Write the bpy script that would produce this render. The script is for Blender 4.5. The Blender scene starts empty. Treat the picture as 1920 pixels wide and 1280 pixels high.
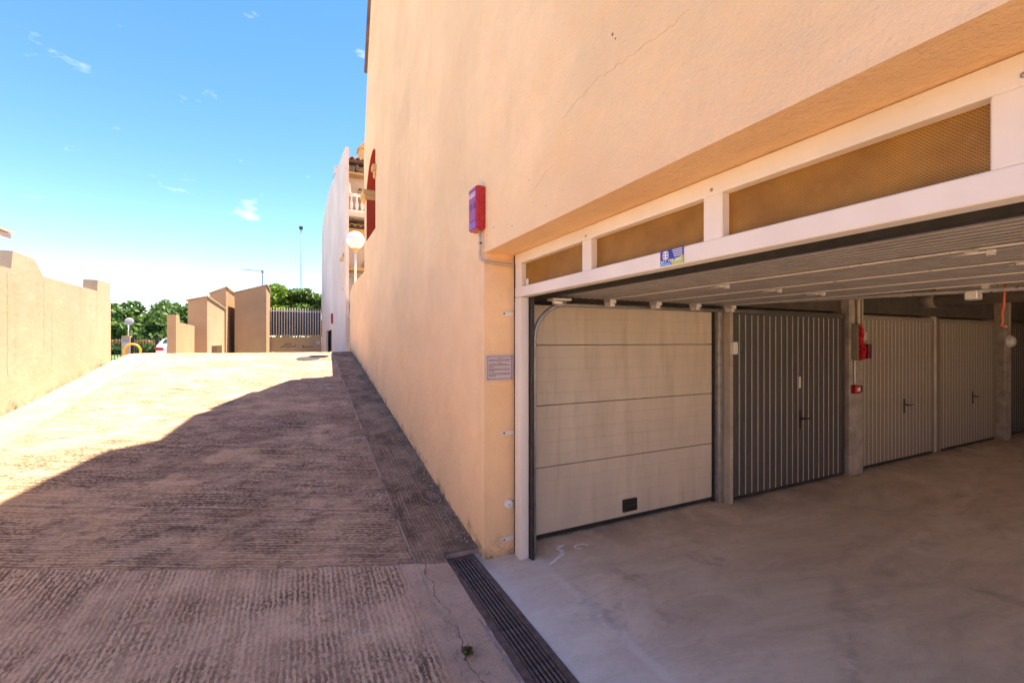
import bpy, math, random
import numpy as np
from mathutils import Vector, Matrix

random.seed(7)
rng = np.random.default_rng(11)
R = math.radians
scene = bpy.context.scene
COL = scene.collection

# ------------------------------------------------------------------ camera
cam_d = bpy.data.cameras.new('camera')
cam = bpy.data.objects.new('camera', cam_d)
COL.objects.link(cam)
cam.location = (0, 0, 1.65)
cam.rotation_euler = (R(90), 0, R(-25.85))
cam_d.sensor_width = 36
cam_d.lens = 15.44
cam_d.clip_start = 0.05
cam_d.clip_end = 3000
scene.camera = cam

# ------------------------------------------------------------------ sky and sun
SUN_EL = 71.4
SUN_AZ = 63.4          # from +Y towards +X
world = bpy.data.worlds.new('World')
scene.world = world
world.use_nodes = True
wt = world.node_tree
wt.nodes.clear()
w_out = wt.nodes.new('ShaderNodeOutputWorld')
w_bg = wt.nodes.new('ShaderNodeBackground')
w_sky = wt.nodes.new('ShaderNodeTexSky')
w_sky.sky_type = 'NISHITA'
w_sky.sun_disc = False
w_sky.sun_elevation = R(SUN_EL)
w_sky.sun_rotation = R(SUN_AZ)
w_sky.air_density = 0.75
w_sky.dust_density = 0.0
w_sky.ozone_density = 1.2
w_bg.inputs['Strength'].default_value = 0.05
# thin fair-weather clouds all over the dome
w_geo = wt.nodes.new('ShaderNodeTexCoord')
w_map = wt.nodes.new('ShaderNodeMapping')
w_map.inputs['Scale'].default_value = (1.0, 1.0, 2.6)
w_n1 = wt.nodes.new('ShaderNodeTexNoise')
w_n1.inputs['Scale'].default_value = 10.0
w_n1.inputs['Detail'].default_value = 7
w_n1.inputs['Roughness'].default_value = 0.55
w_rmp = wt.nodes.new('ShaderNodeMapRange')
w_rmp.inputs['From Min'].default_value = 0.64
w_rmp.inputs['From Max'].default_value = 0.86
w_rmp.inputs['To Max'].default_value = 0.38
w_mix = wt.nodes.new('ShaderNodeMix')
w_mix.data_type = 'RGBA'
w_mix.inputs['B'].default_value = (7.0, 7.2, 7.6, 1)
wl = wt.links.new
wl(w_geo.outputs['Generated'], w_map.inputs['Vector'])
wl(w_map.outputs['Vector'], w_n1.inputs['Vector'])
wl(w_n1.outputs['Fac'], w_rmp.inputs['Value'])
wl(w_rmp.outputs['Result'], w_mix.inputs['Factor'])
w_hsv = wt.nodes.new('ShaderNodeHueSaturation')
w_hsv.inputs['Saturation'].default_value = 1.32
w_hsv.inputs['Hue'].default_value = 0.511
wl(w_sky.outputs['Color'], w_hsv.inputs['Color'])
wl(w_hsv.outputs['Color'], w_mix.inputs['A'])
wl(w_mix.outputs['Result'], w_bg.inputs['Color'])
wl(w_bg.outputs['Background'], w_out.inputs['Surface'])

sun_d = bpy.data.lights.new('sun', 'SUN')
sun_d.energy = 2.0
sun_d.angle = R(0.53)
sun_d.color = (1.0, 0.96, 0.91)
sun = bpy.data.objects.new('sun', sun_d)
COL.objects.link(sun)
sdir = Vector((math.sin(R(SUN_AZ)) * math.cos(R(SUN_EL)), math.cos(R(SUN_AZ)) * math.cos(R(SUN_EL)), math.sin(R(SUN_EL))))
sun.rotation_euler = (-sdir).to_track_quat('-Z', 'Y').to_euler()
sun.location = (8, 8, 25)

vs = scene.view_settings
vs.view_transform = 'Standard'
vs.look = 'None'
vs.gamma = 1
vs.exposure = 3.3
vs.use_curve_mapping = False
vs.use_white_balance = True          # camera balanced for open shade
vs.white_balance_temperature = 8000
scene.render.engine = 'CYCLES'
scene.cycles.max_bounces = 10
scene.cycles.diffuse_bounces = 8

# ------------------------------------------------------------------ materials
class NT:
    """small helper round a material's node tree"""
    def __init__(self, name, rough=0.8, metallic=0.0, spec=0.5):
        self.m = bpy.data.materials.new(name)
        self.m.use_nodes = True
        self.t = self.m.node_tree
        self.b = self.t.nodes['Principled BSDF']
        self.b.inputs['Roughness'].default_value = rough
        self.b.inputs['Metallic'].default_value = metallic
        self.b.inputs['Specular IOR Level'].default_value = spec
        self.co = self.t.nodes.new('ShaderNodeTexCoord').outputs['Object']
    def link(self, a, b): self.t.links.new(a, b)
    def val(self, sock, v):
        if isinstance(v, (int, float)): sock.default_value = v
        elif isinstance(v, tuple): sock.default_value = v if len(v) == 4 or sock.type == 'VECTOR' else (*v, 1)
        else: self.link(v, sock)
    def math(self, op, a, b=0.0, c=None, clamp=False):
        n = self.t.nodes.new('ShaderNodeMath'); n.operation = op; n.use_clamp = clamp
        self.val(n.inputs[0], a); self.val(n.inputs[1], b)
        if c is not None: self.val(n.inputs[2], c)
        return n.outputs[0]
    def map(self, scale=(1, 1, 1), rot=(0, 0, 0), loc=(0, 0, 0), src=None):
        n = self.t.nodes.new('ShaderNodeMapping')
        self.link(src or self.co, n.inputs['Vector'])
        n.inputs['Scale'].default_value = scale; n.inputs['Rotation'].default_value = rot; n.inputs['Location'].default_value = loc
        return n.outputs[0]
    def noise(self, scale, detail=5, rough=0.55, vec=None, dist=0.0):
        n = self.t.nodes.new('ShaderNodeTexNoise')
        self.link(vec or self.co, n.inputs['Vector'])
        n.inputs['Scale'].default_value = scale; n.inputs['Detail'].default_value = detail
        n.inputs['Roughness'].default_value = rough; n.inputs['Distortion'].default_value = dist
        return n.outputs['Fac']
    def voronoi(self, scale, vec=None, feature='F1'):
        n = self.t.nodes.new('ShaderNodeTexVoronoi'); n.feature = feature
        self.link(vec or self.co, n.inputs['Vector']); n.inputs['Scale'].default_value = scale
        return n.outputs['Distance']
    def rng(self, v, a, b, c=0.0, d=1.0, smooth=False):
        n = self.t.nodes.new('ShaderNodeMapRange')
        if smooth: n.interpolation_type = 'SMOOTHSTEP'
        self.val(n.inputs['Value'], v)
        for k, x in zip(('From Min', 'From Max', 'To Min', 'To Max'), (a, b, c, d)): n.inputs[k].default_value = x
        return n.outputs['Result']
    def mix(self, f, a, b):
        n = self.t.nodes.new('ShaderNodeMix'); n.data_type = 'RGBA'
        self.val(n.inputs['Factor'], f); self.val(n.inputs['A'], a); self.val(n.inputs['B'], b)
        return n.outputs['Result']
    def xyz(self, src=None):
        n = self.t.nodes.new('ShaderNodeSeparateXYZ'); self.link(src or self.co, n.inputs[0]); return n.outputs
    def color(self, c): self.val(self.b.inputs['Base Color'], c)
    def grade(self, c, gamma, mul):
        g_ = self.t.nodes.new('ShaderNodeGamma'); self.val(g_.inputs[0], c); g_.inputs[1].default_value = gamma
        m_ = self.t.nodes.new('ShaderNodeMix'); m_.data_type = 'RGBA'; m_.blend_type = 'MULTIPLY'
        m_.inputs['Factor'].default_value = 1.0; self.link(g_.outputs[0], m_.inputs['A']); self.val(m_.inputs['B'], mul)
        return m_.outputs['Result']
    def bump(self, h, strength=0.5, dist=0.01):
        n = self.t.nodes.new('ShaderNodeBump'); n.inputs['Strength'].default_value = strength; n.inputs['Distance'].default_value = dist
        self.link(h, n.inputs['Height']); self.link(n.outputs[0], self.b.inputs['Normal'])

def plain(name, c, rough=0.5, metallic=0.0, var=0.12, scale=9.0, bump=0.0, bscale=60.0):
    k = NT(name, rough, metallic)
    n = k.noise(scale, 6, 0.6)
    lo = tuple(x * (1 - var) for x in c); hi = tuple(min(1, x * (1 + var)) for x in c)
    k.color(k.mix(k.rng(n, 0.3, 0.7), lo, hi))
    k.val(k.b.inputs['Roughness'], k.rng(k.noise(scale * 2.3, 4), 0.3, 0.7, max(0.02, rough - 0.1), min(1, rough + 0.1)))
    if bump: k.bump(k.noise(bscale, 5), bump, 0.01)
    return k.m

def stucco(name, c, stain=(0.30, 0.21, 0.14), amount=0.5, grain=70.0, warm=None, splash=False, bump=0.75):
    k = NT(name, 0.9, 0, 0.25)
    x, y, z = k.xyz()
    big = k.noise(0.45, 5, 0.6)
    mid = k.noise(2.1, 7, 0.66)
    lo = tuple(v * 0.86 for v in c); hi = tuple(min(1, v * 1.07) for v in c)
    col = k.mix(k.rng(big, 0.34, 0.66), lo, hi)
    col = k.mix(k.rng(mid, 0.48, 0.72, 0, 0.5), col, warm or tuple(p * q for p, q in zip(c, (0.97, 0.86, 0.72))))
    # rain streaks, patch repairs and grime with shapes of their own
    st = k.noise(1.0, 7, 0.66, k.map((3.4, 3.4, 0.45)))
    spot = k.noise(5.0, 8, 0.72)
    f = k.math('MULTIPLY', k.rng(st, 0.54, 0.76), k.rng(spot, 0.42, 0.70), clamp=True)
    col = k.mix(k.math('MULTIPLY', f, amount, clamp=True), col, stain)
    col = k.mix(k.rng(k.noise(0.8, 6, 0.62, k.map((1, 1, 1.6), (0, 0, 0), (7.3, 2.1, 4.4))), 0.56, 0.60, 0, 0.22), col, tuple(min(1, v * 1.12) for v in c))
    col = k.mix(k.rng(k.noise(40.0, 4, 0.65), 0.66, 0.74, 0, 0.55 * amount), col, stain)
    if splash:      # moss and splashed dirt in patches just above the ramp
        hgt = k.math('SUBTRACT', z, k.math('MULTIPLY', k.math('MAXIMUM', k.math('SUBTRACT', y, 3.12), 0.0), 0.151))
        edge = k.math('ADD', hgt, k.math('MULTIPLY', k.math('SUBTRACT', k.noise(3.2, 7, 0.72), 0.5), -0.75))
        col = k.mix(k.math('MULTIPLY', k.rng(edge, -0.06, 0.10, 1, 0), k.rng(k.noise(9.0, 6, 0.7), 0.40, 0.62)), col, (0.115, 0.085, 0.045))
    k.color(col)
    h = k.math('ADD', k.math('MULTIPLY', k.noise(grain, 5, 0.65), 0.5), k.math('MULTIPLY', k.noise(11.0, 6, 0.62), 1.1))
    h = k.math('ADD', h, k.math('MULTIPLY', k.noise(1.7, 3, 0.5), 2.0))
    k.bump(h, bump, 0.014)
    return k.m

M = {}
M['stucco'] = stucco('peach_stucco', (0.90, 0.61, 0.345), stain=(0.56, 0.35, 0.19), amount=0.45, splash=True, bump=0.9)
M['yellow_stucco'] = stucco('sand_stucco', (0.44, 0.35, 0.255), amount=0.9, splash=True, bump=0.3)
M['sand_wall'] = stucco('sand_wall_stucco', (0.46, 0.35, 0.225), amount=0.6)
M['ochre_stucco'] = stucco('ochre_stucco', (0.46, 0.30, 0.18), amount=0.5)
M['white_stucco'] = stucco('pale_stucco', (0.66, 0.58, 0.52), amount=0.25)
M['trim'] = stucco('ochre_trim', (0.62, 0.40, 0.18), amount=0.3)
M['red_paint'] = stucco('red_ochre_paint', (0.42, 0.055, 0.03), stain=(0.25, 0.04, 0.03), amount=0.2)
M['white_plastic'] = plain('white_plastic', (0.72, 0.70, 0.66), 0.4, 0, 0.05)
M['globe'] = plain('opal_glass', (0.85, 0.85, 0.84), 0.25, 0, 0.01)
M['grey_metal'] = plain('galvanised_steel', (0.36, 0.35, 0.34), 0.42, 0.6, 0.2, 14)
M['bright_metal'] = plain('bright_zinc', (0.72, 0.70, 0.68), 0.35, 0.7, 0.12, 20)
M['dark_metal'] = plain('dark_steel', (0.035, 0.033, 0.034), 0.5, 0.3, 0.3, 14)
M['black'] = plain('black_plastic', (0.012, 0.012, 0.012), 0.4)
M['rubber'] = plain('black_rubber', (0.02, 0.019, 0.018), 0.75)
M['grate'] = plain('rusty_grate_iron', (0.13, 0.09, 0.075), 0.55, 0.35, 0.5, 22, 0.35, 70)
M['grate_dirt'] = plain('drain_dirt', (0.03, 0.022, 0.018), 0.9)
M['red_plastic'] = plain('red_plastic', (0.42, 0.012, 0.02), 0.28, 0, 0.06)
M['red_plastic_glare'] = plain('red_plastic_glare', (0.36, 0.012, 0.085), 0.38, 0, 0.06)  # red siren cover with purple sky glare put into its colour
M['lens_sky_glare'] = plain('lens_sky_glare', (0.26, 0.04, 0.28), 0.35, 0, 0.06)  # siren lens, the same sky reflection mixed into the colour
M['dark_red'] = plain('dark_red_plastic', (0.14, 0.006, 0.035), 0.35)
M['white_print'] = plain('white_print', (0.8, 0.78, 0.78), 0.5, 0, 0.02)
M['dark_print'] = plain('dark_print', (0.10, 0.075, 0.09), 0.6, 0, 0.05)
M['paper'] = plain('weathered_paper', (0.56, 0.47, 0.47), 0.55, 0, 0.06, 12)
M['sticker_blue'] = plain('blue_print', (0.025, 0.035, 0.30), 0.35, 0, 0.1)
M['sticker_sky'] = plain('sky_blue_print', (0.16, 0.42, 0.70), 0.35, 0, 0.1)
M['sticker_green'] = plain('green_print', (0.42, 0.55, 0.12), 0.35, 0, 0.1)
M['conduit'] = plain('grey_conduit', (0.50, 0.43, 0.34), 0.5, 0, 0.15)
M['pvc'] = plain('old_pvc', (0.24, 0.21, 0.17), 0.5, 0, 0.15)
M['orange_cable'] = plain('orange_cable', (0.55, 0.10, 0.03), 0.5)
M['concrete'] = plain('raw_concrete', (0.34, 0.29, 0.24), 0.85, 0, 0.3, 7, 0.4, 50)
M['interior'] = plain('dark_interior_plaster', (0.42, 0.36, 0.29), 0.9, 0, 0.25, 3, 0.3, 40)
M['ceiling'] = plain('concrete_ceiling', (0.52, 0.45, 0.37), 0.9, 0, 0.25, 3, 0.3, 30)
M['dark_lintel'] = plain('dark_lintel_plaster', (0.075, 0.062, 0.05), 0.95, 0, 0.3, 4)  # plaster over the doors, darker than the other interior plaster
M['yellow_paint'] = plain('yellow_paint', (0.75, 0.36, 0.02), 0.35, 0, 0.1)
M['car_white'] = plain('car_white', (0.70, 0.71, 0.73), 0.18, 0, 0.02)
M['car_glass'] = plain('car_glass', (0.02, 0.03, 0.04), 0.05)
M['tail_red'] = plain('tail_lamp_red', (0.42, 0.01, 0.015), 0.12)
M['tyre'] = plain('tyre', (0.02, 0.02, 0.02), 0.85)
M['bark'] = plain('bark', (0.11, 0.075, 0.05), 0.9, 0, 0.4, 10, 0.6, 30)
M['fence_screen'] = plain('blue_grey_screen', (0.055, 0.08, 0.125), 0.9, 0, 0.2, 8)
M['fence_black'] = plain('black_iron', (0.012, 0.012, 0.014), 0.5, 0.3)
M['roof_dark'] = plain('dark_roof_edge', (0.16, 0.10, 0.075), 0.8, 0, 0.3)
M['tile'] = plain('clay_tile', (0.50, 0.34, 0.20), 0.75, 0, 0.3, 16, 0.3, 60)
M['glass'] = plain('window_glass', (0.18, 0.26, 0.34), 0.05)
M['mirror_back'] = plain('grey_disc', (0.30, 0.29, 0.30), 0.4)
M['asphalt'] = plain('street_concrete', (0.34, 0.31, 0.28), 0.9, 0, 0.2, 1.2, 0.5, 40)
M['earth'] = plain('dry_earth', (0.24, 0.18, 0.12), 0.95, 0, 0.3, 2.0)
M['lawn'] = plain('lawn_green', (0.09, 0.16, 0.03), 0.9, 0, 0.35, 3.0, 0.6, 30)
M['pole_green'] = plain('pole_paint', (0.09, 0.10, 0.095), 0.6)
M['grit'] = plain('grit_stone', (0.40, 0.32, 0.26), 0.95, 0, 0.45, 40)
M['splash'] = plain('white_paint_splash', (0.92, 0.88, 0.84), 0.5, 0, 0.08, 30)
M['mortar'] = plain('crumbling_mortar', (0.36, 0.26, 0.21), 0.95, 0, 0.3, 12, 0.8, 45)
M['manhole'] = plain('manhole_iron', (0.035, 0.03, 0.027), 0.95, 0, 0.2)
M['crack'] = plain('crack_dirt', (0.60, 0.37, 0.19), 0.95, 0, 0.4, 25)
M['sand_crack'] = plain('sand_crack', (0.24, 0.17, 0.10), 0.95, 0, 0.3, 25)
M['graffiti'] = plain('graffiti_paint', (0.07, 0.08, 0.055), 0.7)
M['sign_blue'] = plain('pale_blue_tile', (0.42, 0.50, 0.62), 0.3)

def leaf_mat(name, a, b):
    k = NT(name, 0.55, 0, 0.35)
    col = k.mix(k.rng(k.noise(1.3, 4), 0.3, 0.7), a, b)
    col = k.mix(k.rng(k.noise(9.0, 2), 0.35, 0.75, 0, 0.6), col, tuple(x * 1.6 for x in b))
    k.color(col)
    k.b.inputs['Transmission Weight'].default_value = 0.0
    t = k.t.nodes.new('ShaderNodeBsdfTranslucent'); k.val(t.inputs['Color'], col)
    mx = k.t.nodes.new('ShaderNodeMixShader'); mx.inputs[0].default_value = 0.3
    out = k.t.nodes['Material Output']
    k.link(k.b.outputs[0], mx.inputs[1]); k.link(t.outputs[0], mx.inputs[2]); k.link(mx.outputs[0], out.inputs['Surface'])
    return k.m
M['leaf_dark'] = leaf_mat('dark_leaf', (0.035, 0.08, 0.018), (0.085, 0.155, 0.032))
M['leaf_mid'] = leaf_mat('mid_leaf', (0.04, 0.085, 0.02), (0.085, 0.15, 0.03))
M['leaf_lime'] = leaf_mat('lime_leaf', (0.09, 0.17, 0.02), (0.16, 0.26, 0.03))
M['leaf_dry'] = leaf_mat('dry_leaf', (0.09, 0.09, 0.03), (0.15, 0.13, 0.045))
M['flower'] = leaf_mat('orange_blossom', (0.26, 0.09, 0.04), (0.30, 0.17, 0.05))

def ramp_material():
    k = NT('grooved_ramp_concrete', 0.88, 0, 0.3)
    x, y, z = k.xyz()
    def comb(a, b):
        n = k.t.nodes.new('ShaderNodeCombineXYZ'); k.val(n.inputs[0], a); k.val(n.inputs[1], b); return n.outputs[0]
    # raked grooves: across the slope (a little askew), and lengthwise on the level part
    u = k.math('ADD', k.math('MULTIPLY', x, 0.342), k.math('MULTIPLY', y, 0.94))
    v = k.math('SUBTRACT', k.math('MULTIPLY', x, 0.94), k.math('MULTIPLY', y, 0.342))
    low = k.rng(k.math('ADD', u, k.math('MULTIPLY', k.math('SUBTRACT', k.noise(2.6, 4), 0.5), 0.10)), 3.222, 3.228, 1, 0)
    nlow = k.math('SUBTRACT', 1, low)
    wob = k.math('MULTIPLY', k.math('SUBTRACT', k.noise(1.1, 3, 0.5), 0.5), 0.05)
    wob2 = k.math('MULTIPLY', k.math('SUBTRACT', k.noise(7.0, 4, 0.6), 0.5), 0.022)
    w12 = k.math('ADD', wob, wob2)
    strip = k.rng(k.math('ADD', x, k.math('MULTIPLY', wob2, 0.3)), 0.745, 0.757, 0, 1)
    along = k.math('MAXIMUM', low, strip)
    # across-groove and along-groove coordinates for whichever way the rake went
    ca = k.math('ADD', k.math('ADD', k.math('MULTIPLY', u, k.math('SUBTRACT', 1, along)), k.math('MULTIPLY', x, along)), w12)
    cb = k.math('ADD', k.math('MULTIPLY', v, k.math('SUBTRACT', 1, along)), k.math('MULTIPLY', y, along))
    streak = k.noise(1.0, 4, 0.6, comb(k.math('MULTIPLY', ca, 30.0), k.math('MULTIPLY', cb, 1.6)))     # 3 cm furrows
    streak2 = k.noise(1.0, 3, 0.6, comb(k.math('MULTIPLY', ca, 75.0), k.math('MULTIPLY', cb, 7.0)))    # fine bristle marks
    sine = k.math('SINE', k.math('MULTIPLY', ca, 2 * math.pi / 0.031))
    gut = k.rng(x, -2.86, -2.82, 1, 0)
    apron = k.math('MULTIPLY', k.rng(k.math('ADD', x, k.math('MULTIPLY', wob, 2.0)), 0.60, 0.70), low)
    worn = k.rng(k.noise(1.0, 6, 0.68, k.map((1.1, 2.0, 1), (0, 0, R(-26)))), 0.38, 0.60, 1.0, 0.35)
    smooth = k.math('MAXIMUM', k.math('MAXIMUM', k.math('MULTIPLY', strip, 0.75), gut), apron)
    amp = k.math('MULTIPLY', worn, k.math('SUBTRACT', 1, k.math('MULTIPLY', smooth, 0.9)))
    amp = k.math('MULTIPLY', amp, k.rng(k.noise(3.0, 5, 0.65), 0.3, 0.6, 0.25, 1.0))
    grit = k.noise(1.0, 4, 0.7, comb(k.math('MULTIPLY', ca, 62.0), k.math('MULTIPLY', cb, 30.0)))
    gs = k.math('ADD', k.math('MULTIPLY', sine, 0.36), k.math('MULTIPLY', k.math('SUBTRACT', streak, 0.5), 2.6))
    gs = k.math('ADD', gs, k.math('MULTIPLY', k.math('SUBTRACT', grit, 0.5), 4.6))
    gm = k.rng(gs, -0.32, 0.42, -1, 1)
    ga = k.math('MULTIPLY', gm, amp)
    pits = k.noise(48.0, 5, 0.72)
    rubble = k.noise(15.0, 6, 0.72, k.map((1, 2.0, 1), (0, 0, R(-20))))
    h = k.math('ADD', k.math('MULTIPLY', ga, 0.50), k.math('ADD', k.math('MULTIPLY', pits, 1.0), k.math('MULTIPLY', rubble, 1.2)))
    k.bump(h, 1.0, 0.018)
    n1 = k.noise(1.1, 9, 0.74, k.map((1.0, 1.25, 1), (0, 0, R(-20))))
    n2 = k.noise(5.0, 8, 0.78, k.map((1.0, 1.5, 1), (0, 0, R(-20))))
    col = k.mix(k.rng(n1, 0.38, 0.60), (0.20, 0.118, 0.080), (0.50, 0.35, 0.26))
    col = k.mix(k.rng(n2, 0.49, 0.58, 0, 0.75), col, (0.085, 0.044, 0.028))
    col = k.mix(k.rng(k.noise(26.0, 5, 0.7), 0.56, 0.70, 0, 0.6), col, (0.44, 0.33, 0.27))
    sandy = k.math('MULTIPLY', k.rng(k.noise(0.85, 9, 0.72, k.map((0.9, 1.5, 1), (0, 0, R(-20)), (3.1, 1.4, 0))), 0.505, 0.545), k.rng(x, -0.9, 0.6, 1, 0.15))
    col = k.mix(k.math('MULTIPLY', sandy, 0.85), col, (0.58, 0.38, 0.245))
    # level part: paler, pinkish cement
    lowc = k.mix(k.rng(k.noise(2.2, 6, 0.65), 0.36, 0.66), (0.50, 0.345, 0.265), (0.72, 0.54, 0.43))
    col = k.mix(k.math('MULTIPLY', low, 0.8), col, lowc)
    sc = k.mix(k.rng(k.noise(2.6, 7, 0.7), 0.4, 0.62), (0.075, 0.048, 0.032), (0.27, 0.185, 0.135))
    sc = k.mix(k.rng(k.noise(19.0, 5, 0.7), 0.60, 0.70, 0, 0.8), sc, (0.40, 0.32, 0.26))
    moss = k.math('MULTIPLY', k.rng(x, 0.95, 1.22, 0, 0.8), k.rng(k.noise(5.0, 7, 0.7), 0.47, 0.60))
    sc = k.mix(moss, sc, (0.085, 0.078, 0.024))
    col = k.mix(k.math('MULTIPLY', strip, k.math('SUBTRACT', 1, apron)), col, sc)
    # cement crests of the grooves stay paler, dirt lies in the furrows
    col = k.mix(k.math('MULTIPLY', k.rng(ga, 0.0, 0.8), 0.74), col, (0.66, 0.50, 0.40))
    col = k.mix(k.math('MULTIPLY', k.rng(ga, 0.0, -0.8), 0.86), col, (0.048, 0.024, 0.016))
    col = k.mix(k.math('MULTIPLY', apron, 0.8), col, k.mix(k.rng(k.noise(4.0, 7, 0.7), 0.35, 0.65), (0.33, 0.22, 0.175), (0.52, 0.40, 0.33)))
    col = k.mix(k.math('MULTIPLY', gut, 0.85), col, k.mix(k.rng(k.noise(3.0, 7, 0.7), 0.35, 0.68), (0.40, 0.33, 0.25), (0.24, 0.175, 0.12)))
    def line(sock, at, w, wobs=None):
        s_ = k.math('ADD', sock, wobs) if wobs is not None else sock
        return k.rng(k.math('ABSOLUTE', k.math('SUBTRACT', s_, at)), w * 0.4, w, 1, 0)
    w3 = k.math('MULTIPLY', k.math('SUBTRACT', k.noise(2.0, 3), 0.5), 0.05)
    seams = line(x, -2.84, 0.022, w3)
    for at, w in ((4.02, 0.012), (5.5, 0.010), (6.6, 0.010)):
        seams = k.math('MAXIMUM', seams, k.math('MULTIPLY', line(u, at, w, w3), k.rng(x, 0.70, 0.76, 1, 0)))
    gap = k.rng(k.noise(3.3, 4), 0.38, 0.5)
    col = k.mix(k.math('MULTIPLY', k.math('MULTIPLY', seams, gap), 0.45), col, (0.09, 0.055, 0.045))
    pale = k.math('MULTIPLY', line(x, -0.98, 0.03, w3), low)
    wig = k.math('MULTIPLY', k.math('SUBTRACT', k.noise(3.4, 5, 0.65), 0.5), 0.22)
    col = k.mix(k.math('MULTIPLY', k.math('MULTIPLY', line(x, 0.80, 0.006, wig), low), k.math('MULTIPLY', gap, 0.85)), col, (0.07, 0.05, 0.03))
    pale = k.math('MAXIMUM', pale, k.math('MULTIPLY', line(u, 4.05, 0.012, w3), k.rng(x, 0.6, 0.74, 1, 0)))
    pale = k.math('MAXIMUM', pale, k.math('MULTIPLY', line(x, 0.757, 0.012), nlow))
    col = k.mix(k.math('MULTIPLY', k.math('MULTIPLY', pale, gap), 0.6), col, (0.52, 0.40, 0.34))
    k.color(k.grade(col, 0.80, (1.20, 1.05, 0.84)))
    return k.m
M['ramp'] = ramp_material()

def floor_material():
    k = NT('polished_garage_concrete', 0.6, 0, 0.25)
    x, y, z = k.xyz()
    sw = k.noise(0.9, 9, 0.72, k.map((0.6, 1.5, 1), (0, 0, R(28))), 1.6)
    sw2 = k.noise(2.4, 9, 0.76, k.map((0.6, 1.6, 1), (0, 0, R(20))), 0.8)
    col = k.mix(k.rng(sw, 0.34, 0.66), (0.50, 0.375, 0.275), (0.74, 0.60, 0.475))
    col = k.mix(k.rng(sw2, 0.48, 0.72, 0, 0.5), col, (0.24, 0.17, 0.13))
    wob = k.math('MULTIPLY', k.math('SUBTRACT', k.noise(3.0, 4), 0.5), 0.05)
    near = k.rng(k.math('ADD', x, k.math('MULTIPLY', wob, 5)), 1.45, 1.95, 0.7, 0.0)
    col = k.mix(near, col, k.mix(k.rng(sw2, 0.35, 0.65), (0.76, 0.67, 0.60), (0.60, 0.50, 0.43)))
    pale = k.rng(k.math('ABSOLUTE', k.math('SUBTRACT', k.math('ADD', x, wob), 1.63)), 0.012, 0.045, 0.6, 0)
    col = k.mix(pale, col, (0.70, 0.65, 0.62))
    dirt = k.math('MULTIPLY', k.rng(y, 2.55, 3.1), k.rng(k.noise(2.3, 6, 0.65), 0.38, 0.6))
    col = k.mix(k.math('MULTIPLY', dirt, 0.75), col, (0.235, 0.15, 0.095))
    col = k.mix(k.rng(k.noise(60, 3), 0.68, 0.74, 0, 0.4), col, (0.13, 0.10, 0.085))
    oil = k.math('MULTIPLY', k.rng(k.noise(1.1, 5, 0.6, k.map((1, 1, 1), (0, 0, 0), (4.2, 9.1, 0))), 0.62, 0.68), k.rng(k.noise(7, 6, 0.7), 0.38, 0.56))
    col = k.mix(k.math('MULTIPLY', oil, 0.55), col, (0.15, 0.11, 0.085))
    # sweeping tyre arcs turning in from the ramp
    for (cx, cy, rr, wd) in ((4.6, -2.6, 4.35, 0.09), (4.6, -2.6, 2.95, 0.08), (5.6, -3.4, 5.6, 0.08)):
        rad = k.math('SQRT', k.math('ADD', k.math('POWER', k.math('SUBTRACT', x, cx), 2.0), k.math('POWER', k.math('SUBTRACT', y, cy), 2.0)))
        arc = k.rng(k.math('ABSOLUTE', k.math('SUBTRACT', k.math('ADD', rad, k.math('MULTIPLY', wob, 0.8)), rr)), wd * 0.4, wd, 1, 0)
        col = k.mix(k.math('MULTIPLY', arc, k.rng(k.noise(3.1, 6, 0.7), 0.42, 0.62, 0, 0.42)), col, (0.20, 0.145, 0.11))
    col = k.mix(k.rng(k.noise(120, 4, 0.7), 0.60, 0.72, 0, 0.35), col, (0.22, 0.17, 0.13))
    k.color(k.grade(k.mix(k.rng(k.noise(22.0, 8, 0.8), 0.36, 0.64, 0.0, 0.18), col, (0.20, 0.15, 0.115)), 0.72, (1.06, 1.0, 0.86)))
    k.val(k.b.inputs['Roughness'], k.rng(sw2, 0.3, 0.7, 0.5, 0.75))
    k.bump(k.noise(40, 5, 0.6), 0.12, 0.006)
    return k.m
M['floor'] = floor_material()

def mesh_material():
    k = NT('perforated_ochre_sheet', 0.5, 0.2)
    d = k.voronoi(1.0, k.map((1, 78, 78), (R(0), 0, 0)), 'F1')
    v = k.t.nodes.new('ShaderNodeTexVoronoi'); v.voronoi_dimensions = '2D'
    s = k.xyz(); cb = k.t.nodes.new('ShaderNodeCombineXYZ')
    # staggered round holes on a 9 mm pitch
    a = k.math('MULTIPLY', s[1], 110.0); b = k.math('MULTIPLY', s[2], 110.0)
    p = k.math('ADD', k.math('COSINE', k.math('MULTIPLY', k.math('ADD', a, b), 6.0)), k.math('COSINE', k.math('MULTIPLY', k.math('SUBTRACT', a, b), 6.0)))
    hole = k.rng(p, 0.2, 0.7, 0, 1)
    col = k.mix(k.rng(k.noise(7, 5), 0.35, 0.7), (0.31, 0.140, 0.014), (0.42, 0.205, 0.030))
    col = k.mix(k.rng(k.noise(16, 3), 0.62, 0.75, 0, 0.5), col, (0.40, 0.23, 0.07))
    k.color(k.mix(k.math('MULTIPLY', hole, 0.6), col, (0.05, 0.024, 0.006)))
    k.bump(k.math('SUBTRACT', 1, hole), 0.5, 0.003)
    return k.m
M['mesh'] = mesh_material()

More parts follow.
